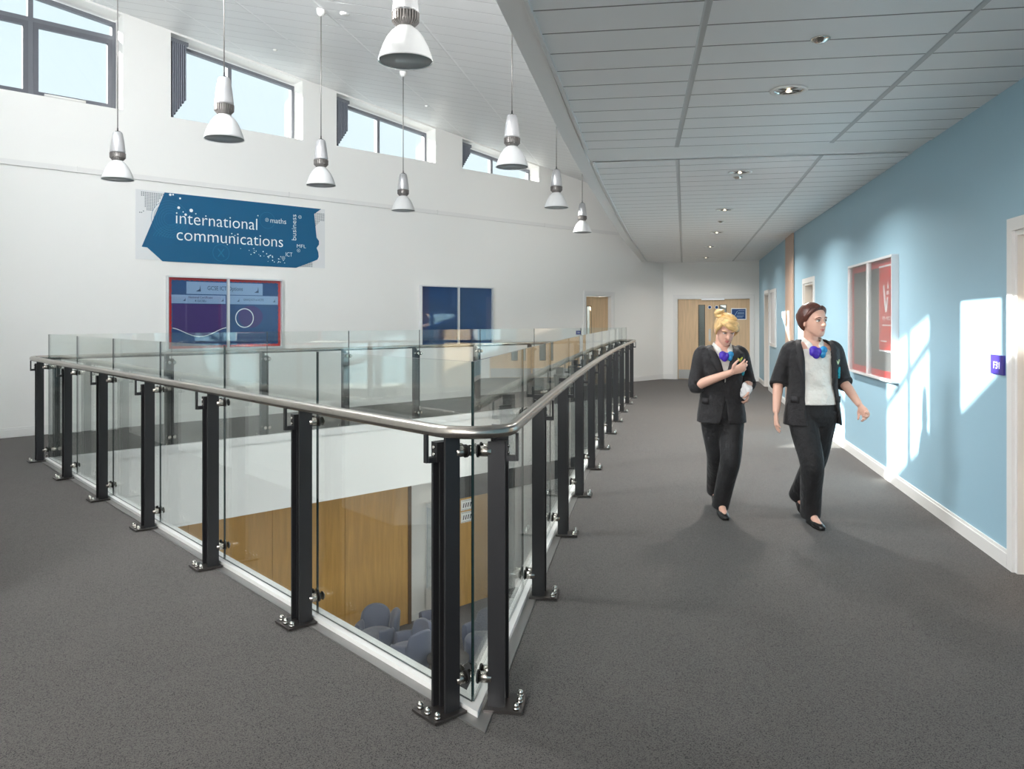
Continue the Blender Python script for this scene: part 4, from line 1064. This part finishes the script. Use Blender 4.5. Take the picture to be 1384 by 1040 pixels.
def facebits(root, Mh, lash=(60, 44, 36), browm=None, closed=False):
    for sx in (-1, 1):
        bm = bmesh.new(); ball(bm, (sx * .031, -.078, .112), .0135, .0115, .0085 if not closed else .004); bmesh.ops.transform(bm, matrix=Mh, verts=bm.verts[:]); e = lump('eye', bm, M['eyewhite'], root, 0)
        bm = bmesh.new(); ball(bm, (sx * .031, -.0868, .1115), .0058, .0040, .0062 if not closed else .002); bmesh.ops.transform(bm, matrix=Mh, verts=bm.verts[:]); i_ = lump('iris', bm, M['iris'], e, 0)
        bm = bmesh.new(); limb(bm, [(sx * .016, -.0925, .130), (sx * .032, -.0925, .1345), (sx * .052, -.080, .128)], [.0022, .003, .0015], 8); bmesh.ops.transform(bm, matrix=Mh, verts=bm.verts[:]); lump('eyebrow', bm, browm, root, 0)
        bm = bmesh.new(); limb(bm, [(sx * .017, -.087, .114), (sx * .031, -.0915, .1195), (sx * .046, -.080, .115)], [.0016, .0022, .0016], 8); bmesh.ops.transform(bm, matrix=Mh, verts=bm.verts[:]); lump('eyelash', bm, M['iris'], root, 0)
    bm = bmesh.new()
    limb(bm, [(-.022, -.083, .049), (-.009, -.0935, .0535), (0, -.0935, .0515), (.009, -.0935, .0535), (.022, -.083, .049)], [.0018, .0042, .0038, .0042, .0018], 10)
    limb(bm, [(-.020, -.083, .0475), (0, -.0930, .0425), (.020, -.083, .0475)], [.0018, .0058, .0018], 10)
    bmesh.ops.transform(bm, matrix=Mh, verts=bm.verts[:]); lump('lips', bm, M['lips'], root, 0)
def hand(bm, wrist, fdir, nrm, curl, thumb_side, spread=.10, s=.92):
    """palm, five fingers; fdir finger direction, nrm the way the palm faces, thumb_side +1/-1 along fdir x nrm"""
    f = Vector(fdir).normalized(); n_ = Vector(nrm); n_ = (n_ - f * n_.dot(f)).normalized(); sd = f.cross(n_) * thumb_side
    W = Vector(wrist)
    limb(bm, [W - f * .02, W + f * .02, W + f * .055, W + f * .088], [.021 * s, .028 * s, .037 * s, .036 * s], 14, (n_, .48))
    L = (.070, .078, .072, .056)
    for i in range(4):
        off = (1.5 - i) * .0195 * s
        base = W + f * (.084 + (.004, .008, .005, -.004)[i]) * s + sd * off
        d = (f + sd * (1.5 - i) * spread).normalized(); pts = [base - f * .015, base]; cur = base
        for k in range(3):
            ang = curl * (k + .6) * (1 + .12 * i); dd = (d * math.cos(ang) + n_ * math.sin(ang)).normalized()
            cur = cur + dd * L[i] * (.42, .32, .26)[k] * s; pts.append(cur)
        limb(bm, pts, [.0095 * s, .0095 * s, .0088 * s, .0080 * s, .0066 * s], 10)
    b = W + f * .028 * s + sd * .024 * s
    limb(bm, [b - sd * .008, b + sd * .018 + f * .016, b + sd * .030 + f * .042 + n_ * .010, b + sd * .030 + f * .066 + n_ * .022 * (1 + curl)], [.013 * s, .0125 * s, .0100 * s, .0075 * s], 10)
def shell(bm, rings, gap, th=.014, n=44, pw=2.3):
    """open fronted coat: rings (z,cx,cy,rx,ry), gap list of half opening (left,right) x positions at the front"""
    outer, inner = [], []
    for (z, cx, cy, rx, ry), (g0, g1) in zip(rings, gap):
        vo, vi = [], []
        for k in range(n + 1):
            a = -PI / 2 + g1 + (2 * PI - g0 - g1) * k / n
            c, s = math.cos(a), math.sin(a); e = 2 / pw
            x, y = math.copysign(abs(c) ** e, c), math.copysign(abs(s) ** e, s)
            vo.append(bm.verts.new((cx + rx * x, cy + ry * y, z))); vi.append(bm.verts.new((cx + (rx - th) * x, cy + (ry - th) * y, z)))
        outer.append(vo); inner.append(vi)
    for i in range(len(rings) - 1):
        for k in range(n):
            bm.faces.new([outer[i][k], outer[i][k + 1], outer[i + 1][k + 1], outer[i + 1][k]])
            bm.faces.new([inner[i][k + 1], inner[i][k], inner[i + 1][k], inner[i + 1][k + 1]])
        for k in (0, n):
            q = [outer[i][k], outer[i + 1][k], inner[i + 1][k], inner[i][k]]; bm.faces.new(q if k else q[::-1])
    for i in (0, len(rings) - 1):
        for k in range(n):
            q = [outer[i][k], inner[i][k], inner[i][k + 1], outer[i][k + 1]]; bm.faces.new(q if i else q[::-1])
def shellpoint(ring, a, off=0, pw=2.3):
    z, cx, cy, rx, ry = ring; t = -PI / 2 + a; c, s = math.cos(t), math.sin(t); e = 2 / pw
    return Vector((cx + (rx + off) * math.copysign(abs(c) ** e, c), cy + (ry + off) * math.copysign(abs(s) ** e, s), z))
def lerp_ring(rings, gaps, z):
    for i in range(len(rings) - 1):
        if rings[i][0] <= z <= rings[i + 1][0]:
            t = (z - rings[i][0]) / (rings[i + 1][0] - rings[i][0]); r = tuple(a + (b - a) * t for a, b in zip(rings[i], rings[i + 1])); g_ = tuple(a + (b - a) * t for a, b in zip(gaps[i], gaps[i + 1]))
            return r, g_
    return rings[-1], gaps[-1]
def lapel(root, rings, gaps, side, z0, z1, wmax):
    bm = bmesh.new(); N = 12; prev = None
    for i in range(N + 1):
        t = i / N; z = z0 + (z1 - z0) * t; r, g_ = lerp_ring(rings, gaps, z); g0 = g_[0 if side < 0 else 1]
        wd = wmax * (math.sin(min(1, t * 1.35) * PI / 2)) if t < .72 else wmax * (.72 if t < .80 else .95) * (1 if t < .9 else .8)
        row = [shellpoint(r, side * (g0 + e), o) for e, o in ((0, .004), (wd * .5, .012), (wd, .006))] + [shellpoint(r, side * (g0 + e), -.004) for e in (wd, 0)]
        row = [bm.verts.new(p) for p in row]
        if prev:
            for k in range(5): bm.faces.new([prev[k], prev[(k + 1) % 5], row[(k + 1) % 5], row[k]])
        else: bm.faces.new(row)
        prev = row
    bm.faces.new(prev[::-1]); lump('lapel', bm, M['lapel'], root, 0)
M['lapel'] = mat('black_lapel_wool', (40, 39, 42), .75, bump=(40, .3, .003))
def shoe(root, heel, toe, m):
    h = Vector(heel); t = Vector(toe); d = t - h; bm = bmesh.new()
    limb(bm, [h + Vector((0, 0, .030)), h + d * .3 + Vector((0, 0, .030)), h + d * .65 + Vector((0, 0, .024)), h + d * .95 + Vector((0, 0, .018))], [.031, .032, .036, .026], 16, ((0, 0, 1), .78))
    limb(bm, [h + Vector((0, 0, .03)), h + Vector((0, 0, .075))], [.030, .032], 14)
    o = fuse('shoe', bm, m, root, .006, 2)
    bm = bmesh.new()
    pts = [(h + d * s_ + Vector((0, 0, .006))) for s_ in (-.02, .3, .65, .97)]; wv = Vector((-d.y, d.x, 0)).normalized()
    ws = (.026, .029, .034, .020)
    A = [p + wv * w_ for p, w_ in zip(pts, ws)] + [p - wv * w_ for p, w_ in list(zip(pts, ws))[::-1]]
    lo = [bm.verts.new(p - Vector((0, 0, .006))) for p in A]; hi = [bm.verts.new(p + Vector((0, 0, .006))) for p in A]
    bm.faces.new(lo[::-1]); bm.faces.new(hi)
    for i in range(len(A)): bm.faces.new([lo[i], lo[(i + 1) % len(A)], hi[(i + 1) % len(A)], hi[i]])
    s_ = lump('sole', bm, M['rubber'], o, 0)
def cravat(root, c, cols, s=1):
    c = Vector(c)
    bm = bmesh.new()
    for (dx, dz, rx, rz, a) in ((-.032, .004, .030, .026, .35), (-.020, -.022, .024, .028, -.2), (-.040, -.012, .020, .022, .1), (.0, -.004, .016, .024, 0)):
        ball(bm, c + Vector((dx, -.006, dz)) * s, rx * s, .018 * s, rz * s, Matrix.Rotation(a, 3, 'Y'))
    fuse('cravat', bm, M[cols[0]], root, .004, 1)
    bm = bmesh.new()
    for (dx, dz, rx, rz, a) in ((.026, .006, .024, .024, -.4), (.022, -.020, .018, .026, .2)):
        ball(bm, c + Vector((dx, -.008, dz)) * s, rx * s, .017 * s, rz * s, Matrix.Rotation(a, 3, 'Y'))
    fuse('cravat_fold', bm, M[cols[1]], root, .004, 1)

def person(P):
    root = empty('person', (0, 0, 0)); WO[root] = Vector((0, 0, 0))
    Mh = Matrix.Translation(Vector(P['chin'])) @ Matrix.Rotation(P['turn'], 4, 'Z') @ Matrix.Rotation(P['roll'], 4, 'Y') @ Matrix.Translation(Vector((0, .01, .09))) @ Matrix.Rotation(P['nod'], 4, 'X') @ Matrix.Translation(Vector((0, -.01, -.09))) @ Matrix.Scale(P['hs'], 4)
    # body: one continuous surface from feet to head
    bm = bmesh.new(); head(bm, Mh)
    nb = Vector(P['neck']); nt_ = Mh @ Vector((0, .02, .05)); limb(bm, [nb, (nb + nt_) / 2, nt_], [.060, .050, .050], 18)
    ringsolid(bm, P['torso'], 28, 2.3)
    for sd in (0, 1):
        a, b, c = [Vector(p) for p in P['arms'][sd]]
        limb(bm, [a + Vector((0, 0, -.03)), a + (b - a) * .5, b, b + (c - b) * .35, c], [.040, .043, .036, .036, .0235], 16)
        h_, k_, an = [Vector(p) for p in P['legs'][sd]]
        limb(bm, [h_, h_ + (k_ - h_) * .5, k_, k_ + (an - k_) * .35, an], [.082, .070, .052, .050, .032], 16)
        t_ = Vector(P['toes'][sd]); limb(bm, [an, (an + t_) / 2 + Vector((0, 0, .0)), t_ + Vector((0, .03, .025))], [.030, .026, .018], 12)
        fd, nr, cu, ts = P['hands'][sd]; hand(bm, c, fd, nr, cu, ts)
    fuse('body', bm, M['skin'], root, .0045, 2)
    facebits(root, Mh, browm=M[P['browmat']], closed=P['nod'] > .3)
    # shirt with collar
    bm = bmesh.new(); ringsolid(bm, P['shirt'], 30, 2.3); fuse('shirt', bm, M['shirt'], root, .006, 2)
    for sx in (-1, 1):
        bm = bmesh.new(); n0 = Vector(P['collar'])
        pts = [n0 + Vector(p) for p in ((sx * .010, -.070, -.005), (sx * .045, -.062, .020), (sx * .066, -.020, .045), (sx * .060, .03, .055), (0, .058, .058))]
        low = [n0 + Vector(p) for p in ((sx * .035, -.098, -.050), (sx * .068, -.078, -.030), (sx * .086, -.025, .008), (sx * .076, .035, .022), (0, .07, .025))]
        A = [bm.verts.new(p) for p in pts]; B = [bm.verts.new(p) for p in low]
        for i in range(4): bm.faces.new([A[i], A[i + 1], B[i + 1], B[i]])
        o = lump('collar', bm, M['shirt'], root, 0); md = o.modifiers.new('t', 'SOLIDIFY'); md.thickness = .004; md2 = o.modifiers.new('s', 'SUBSURF'); md2.levels = 1; md2.render_levels = 2
    # trousers
    bm = bmesh.new(); ringsolid(bm, P['pelvis'], 28, 2.3)
    for sd in (0, 1):
        h_, k_, an = [Vector(p) for p in P['legs'][sd]]; up = Vector((0, 0, .02))
        hem = an + (an - k_).normalized() * .030
        limb(bm, [h_ + up, h_ + (k_ - h_) * .45, k_, k_ + (an - k_) * .5, hem], P['legr'], 20, round_=False)
    fuse('trousers', bm, M['trouser'], root, .006, 3)
    for sd in (0, 1): shoe(root, P['heels'][sd], P['toes'][sd], M['shoe'])
    # blazer
    bm = bmesh.new(); shell(bm, P['blazer'], P['gap'])
    for sd in (0, 1):
        a, b, c = [Vector(p) for p in P['arms'][sd]]; e = b + (c - b) * P['cuff']
        sxx = 1 if a.x > 0 else -1
        limb(bm, [a + Vector((-sxx * .045, 0, .004)), a + Vector((-sxx * .002, 0, -.020)), a + (b - a) * .5, b, e], [.054, .062, .058, .058, .060], 20, round_=False)
        limb(bm, [b + (e - b) * .45, e + (e - b).normalized() * .004], [.0635, .0635], 20, round_=False)
    blz = fuse('blazer', bm, M['blazer'], root, .006, 3)
    for sd in (-1, 1): lapel(root, P['blazer'], P['gap'], sd, P['lapel'][0], P['lapel'][1], P['lapel'][2])
    # pockets and buttons
    for sx in (-1, 1):
        r, _ = lerp_ring(P['blazer'], P['gap'], P['pocket']); bm = bmesh.new()
        row = []
        for k in range(6):
            r0 = (P['pocket'],) + r[1:]; r1 = (P['pocket'] + .045,) + r[1:]; a = sx * (.75 + .09 * k)
            row.append([bm.verts.new(shellpoint(r0, a, .005)), bm.verts.new(shellpoint(r1, a, .005)), bm.verts.new(shellpoint(r1, a, -.004)), bm.verts.new(shellpoint(r0, a, -.004))])
        for A, B in zip(row, row[1:]):
            for k in range(4): bm.faces.new([A[k], A[(k + 1) % 4], B[(k + 1) % 4], B[k]])
        bm.faces.new(row[0]); bm.faces.new(row[-1][::-1]); lump('pocket_flap', bm, M['lapel'], root, 0)
    cravat(root, P['cravat'], ('cravat', 'cravat2'), P.get('cs', 1))
    for (ang_, z, wd, hh, m, nm) in P['badges']:
        r, g_ = lerp_ring(P['blazer'], P['gap'], z); r = (0,) + r[1:]
        bm = bmesh.new(); n_ = 14; c0 = shellpoint(r, ang_, .010); c1 = shellpoint(r, ang_ + .05, .010); tx = (c1 - c0).normalized(); no = Vector((tx.y, -tx.x, 0))
        if nm == 'badge':
            pts = [(-1, .6), (-.55, .45), (0, -.15), (.55, .55), (1, .9), (.75, .1), (.2, -.8), (-.2, -.9), (-.75, -.2)]
            F_ = [bm.verts.new(c0 + tx * a * wd + Vector((0, 0, z + b * hh)) - no * 0) for a, b in pts]; B_ = [bm.verts.new(v.co - no * .012) for v in F_]
            F2_ = F_; bm.faces.new(F_); bm.faces.new(B_[::-1])
            for i in range(len(pts)): bm.faces.new([F_[i], B_[i], B_[(i + 1) % len(pts)], F_[(i + 1) % len(pts)]])
        else:
            for (cx_, cz, rx_, rz_) in ((0, .35, .9, .55), (.1, -.25, .8, .28), (.0, -.7, .5, .18)):
                F_ = [bm.verts.new(c0 + tx * (cx_ + rx_ * math.cos(2 * PI * k / n_)) * wd + Vector((0, 0, z + (cz + rz_ * math.sin(2 * PI * k / n_) + .25 * math.cos(2 * PI * k / n_)) * hh))) for k in range(n_)]
                B_ = [bm.verts.new(v.co - no * .012) for v in F_]; bm.faces.new(F_); bm.faces.new(B_[::-1])
                for i in range(n_): bm.faces.new([F_[i], B_[i], B_[(i + 1) % n_], F_[(i + 1) % n_]])
        lump(nm, bm, M[m], root, 0)
    # hair
    for nm, fn, m in P['hair']:
        bm = bmesh.new(); fn(bm); bmesh.ops.transform(bm, matrix=Mh, verts=bm.verts[:]); fuse(nm, bm, M[m], root, .004, 1)
    return root

def cap(bm, c, r, planes, grow=.0):
    vs = ball(bm, c, *r, u=40, v=28)
    for co, no in planes:
        g_ = bm.verts[:] + bm.edges[:] + bm.faces[:]
        res = bmesh.ops.bisect_plane(bm, geom=g_, plane_co=co, plane_no=no, clear_outer=True)
        ed = [e for e in res['geom_cut'] if isinstance(e, bmesh.types.BMEdge)]
        if ed: bmesh.ops.holes_fill(bm, edges=ed)
# --- fair-haired girl, looking down at her hand
def hairA(bm):
    cap(bm, (0, .012, .128), (.083, .103, .104), [((0, -.062, .168), (0, -.75, -.66)), ((0, .06, .03), (0, 0, -1))])
    limb(bm, [(-.060, -.050, .190), (-.010, -.092, .178), (.045, -.088, .158), (.080, -.040, .128)], [.018, .020, .020, .014], 12)
    limb(bm, [(-.055, -.030, .205), (.000, -.070, .205), (.052, -.062, .182), (.083, -.012, .150)], [.020, .022, .022, .014], 12)
    limb(bm, [(-.050, -.060, .180), (-.074, -.058, .150), (-.080, -.040, .110), (-.074, -.025, .075)], [.014, .014, .011, .006], 10)
    limb(bm, [(.060, -.060, .165), (.080, -.045, .135), (.082, -.030, .100), (.074, -.022, .070)], [.014, .014, .011, .006], 10)
    limb(bm, [(-.04, -.078, .184), (-.012, -.098, .168), (.030, -.100, .152), (.062, -.080, .136)], [.010, .014, .014, .008], 10)
    limb(bm, [(-.03, .01, .235), (.02, -.03, .232), (.06, -.02, .205)], [.014, .018, .012], 10)
def bunA(bm):
    ball(bm, (-.060, .040, .225), .036, .034, .034)
    limb(bm, [(-.09, .035, .225), (-.065, .010, .25), (-.035, .03, .25), (-.035, .06, .235)], [.012, .014, .014, .012], 10)
    limb(bm, [(-.080, .03, .205), (-.055, .005, .215), (-.03, .025, .225)], [.012, .013, .012], 10)
GA_ = dict(chin=(.012, -.035, 1.318), neck=(.004, .022, 1.262), turn=.08, roll=.05, nod=.42, hs=.98,
    torso=[(.74, 0, .0, .150, .095), (.86, 0, .0, .135, .085), (.97, 0, 0, .115, .078), (1.08, 0, 0, .130, .088), (1.18, 0, 0, .145, .092), (1.25, 0, .01, .140, .075), (1.285, 0, .015, .080, .055)],
    arms=[((-.150, .01, 1.245), (-.205, -.03, .995), (.005, -.235, 1.105)), ((.150, .01, 1.245), (.215, .05, 1.010), (.185, -.05, .985))],
    hands=[((.85, -.25, .42), (.15, .9, .35), .38, 1), ((-.12, -.18, -.95), (-.85, .1, .1), .55, -1)],
    legs=[((-.075, .0, .79), (-.012, .09, .45), (.040, .36, .130)), ((.080, .0, .79), (.048, -.075, .445), (.004, .035, .085))],
    toes=[(.036, .235, .010), (-.008, -.165, .004)], heels=[(.042, .385, .075), (.004, .055, .004)],
    legr=[.098, .090, .078, .070, .064],
    pelvis=[(.70, 0, .0, .100, .08), (.76, 0, .0, .158, .105), (.84, 0, .0, .155, .102), (.92, 0, 0, .135, .09)],
    shirt=[(.90, 0, 0, .140, .094), (1.0, 0, 0, .128, .088), (1.10, 0, 0, .140, .096), (1.20, 0, 0, .152, .100), (1.245, 0, .010, .130, .080), (1.268, .004, .018, .078, .058), (1.280, .004, .022, .060, .050)],
    collar=(.006, .01, 1.275), cravat=(.012, -.112, 1.228), cs=1.0,
    blazer=[(.715, 0, .0, .185, .135), (.78, 0, 0, .180, .130), (.88, 0, 0, .165, .118), (.98, 0, 0, .150, .108), (1.08, 0, 0, .160, .114), (1.17, 0, .0, .176, .120), (1.235, 0, .006, .178, .112), (1.275, 0, .012, .145, .090), (1.300, 0, .018, .092, .072)],
    gap=[(.20, .10), (.10, .06), (.015, .015), (.012, .012), (.03, .03), (.14, .14), (.28, .28), (.52, .52), (1.0, 1.0)], cuff=.10, lapel=(1.03, 1.275, .42), pocket=.86,
    badges=[(.60, 1.195, .024, .020, 'badge', 'badge'), (.98, 1.11, .024, .036, 'crest', 'crest')],
    hair=[('hair', hairA, 'blond'), ('hair_bun', bunA, 'blond')], browmat='blond')
girlA = person(GA_); girlA.location = (1.593, 6.10, 0); girlA.rotation_euler = (0, 0, 0)
tag(girlA, 'person with fair hair in a bun, black blazer, looking down while walking', 'person', 'two pupils walking along the corridor')
# --- dark-haired girl
def hairB(bm):
    cap(bm, (0, .016, .129), (.086, .107, .110), [((0, -.070, .182), (0, -.80, -.60)), ((0, .05, .035), (0, .25, -.97))])
    for sx in (-1, 1):
        limb(bm, [(sx * .012, -.070, .205), (sx * .050, -.055, .186), (sx * .072, -.028, .150), (sx * .076, .010, .120)], [.012, .014, .012, .010], 12)
    limb(bm, [(0, .085, .15), (0, .125, .14), (0, .135, .10)], [.03, .028, .012], 12)
GB_ = dict(chin=(-.002, -.02, 1.372), neck=(0, .02, 1.305), turn=.42, roll=-.03, nod=.02, hs=1.04,
    torso=[(.78, 0, .0, .158, .10), (.90, 0, .0, .145, .09), (1.00, 0, 0, .128, .085), (1.12, 0, 0, .142, .095), (1.22, 0, 0, .155, .098), (1.295, 0, .01, .150, .080), (1.335, 0, .015, .085, .058)],
    arms=[((-.160, .01, 1.290), (-.228, .05, 1.045), (-.272, -.03, .835)), ((.165, .01, 1.290), (.235, .03, 1.045), (.285, -.12, .895))],
    hands=[((-.05, -.20, -.95), (.9, -.1, .1), .22, -1), ((.28, -.55, -.70), (-.8, -.3, .1), .60, 1)],
    legs=[((-.088, .0, .83), (-.035, -.085, .47), (.004, .045, .090)), ((.080, .0, .83), (.055, .10, .46), (.040, .38, .150))],
    toes=[(.016, -.150, .004), (.036, .255, .010)], heels=[(.008, .075, .004), (.042, .405, .095)],
    legr=[.106, .097, .084, .076, .072],
    pelvis=[(.73, 0, .0, .110, .09), (.80, 0, .0, .172, .115), (.88, 0, .0, .168, .110), (.96, 0, 0, .148, .098)],
    shirt=[(.885, 0, -.004, .165, .125), (.93, 0, -.004, .160, .122), (1.02, 0, 0, .145, .110), (1.12, 0, 0, .152, .112), (1.22, 0, 0, .162, .112), (1.285, 0, .010, .140, .086), (1.312, 0, .018, .082, .060), (1.325, 0, .022, .062, .052)],
    collar=(.0, .01, 1.322), cravat=(.004, -.112, 1.272), cs=1.15,
    blazer=[(.735, 0, .0, .205, .140), (.80, 0, 0, .200, .138), (.92, 0, 0, .184, .132), (1.03, 0, 0, .172, .126), (1.13, 0, 0, .180, .128), (1.22, 0, .0, .190, .126), (1.285, 0, .006, .190, .116), (1.325, 0, .012, .155, .094), (1.350, 0, .018, .100, .076)],
    gap=[(.36, 1.05), (.42, .92), (.50, .80), (.52, .68), (.50, .56), (.48, .50), (.52, .52), (.70, .70), (1.1, 1.1)], cuff=.10, lapel=(1.04, 1.325, .36), pocket=.90,
    badges=[(.80, 1.192, .022, .020, 'badge2', 'badge'), (1.12, 1.115, .030, .042, 'crest', 'crest')],
    hair=[('hair', hairB, 'brown')], browmat='brown')
girlB = person(GB_); girlB.location = (2.172, 5.80, 0)
tag(girlB, 'person with brown tied-back hair, open black blazer over white shirt, walking', 'person', 'two pupils walking along the corridor')
# crumpled paper in the fair-haired girl's lowered hand
bm = bmesh.new(); r_ = bmesh.ops.create_icosphere(bm, subdivisions=4, radius=1)
rn = random.Random(5); off = [Vector((rn.uniform(-3, 3), rn.uniform(-3, 3), rn.uniform(-3, 3))) for _ in range(9)]
for v in bm.verts:
    k_ = 1 + .28 * sum(math.sin(v.co.dot(o_) * 1.6 + i) for i, o_ in enumerate(off)) / 3
    v.co = Vector((v.co.x * .042 * k_, v.co.y * .026 * k_, v.co.z * .058 * k_))
pp = finish('crumpled_paper', bm, M['paper'], origin=(0, 0, 0)); pp.location = (1.593 + .158, 6.10 - .085, .955); pp.rotation_euler = (0, .5, 0)
tag(pp, 'crumpled white paper held in the lowered hand of the fair-haired girl', 'paper')
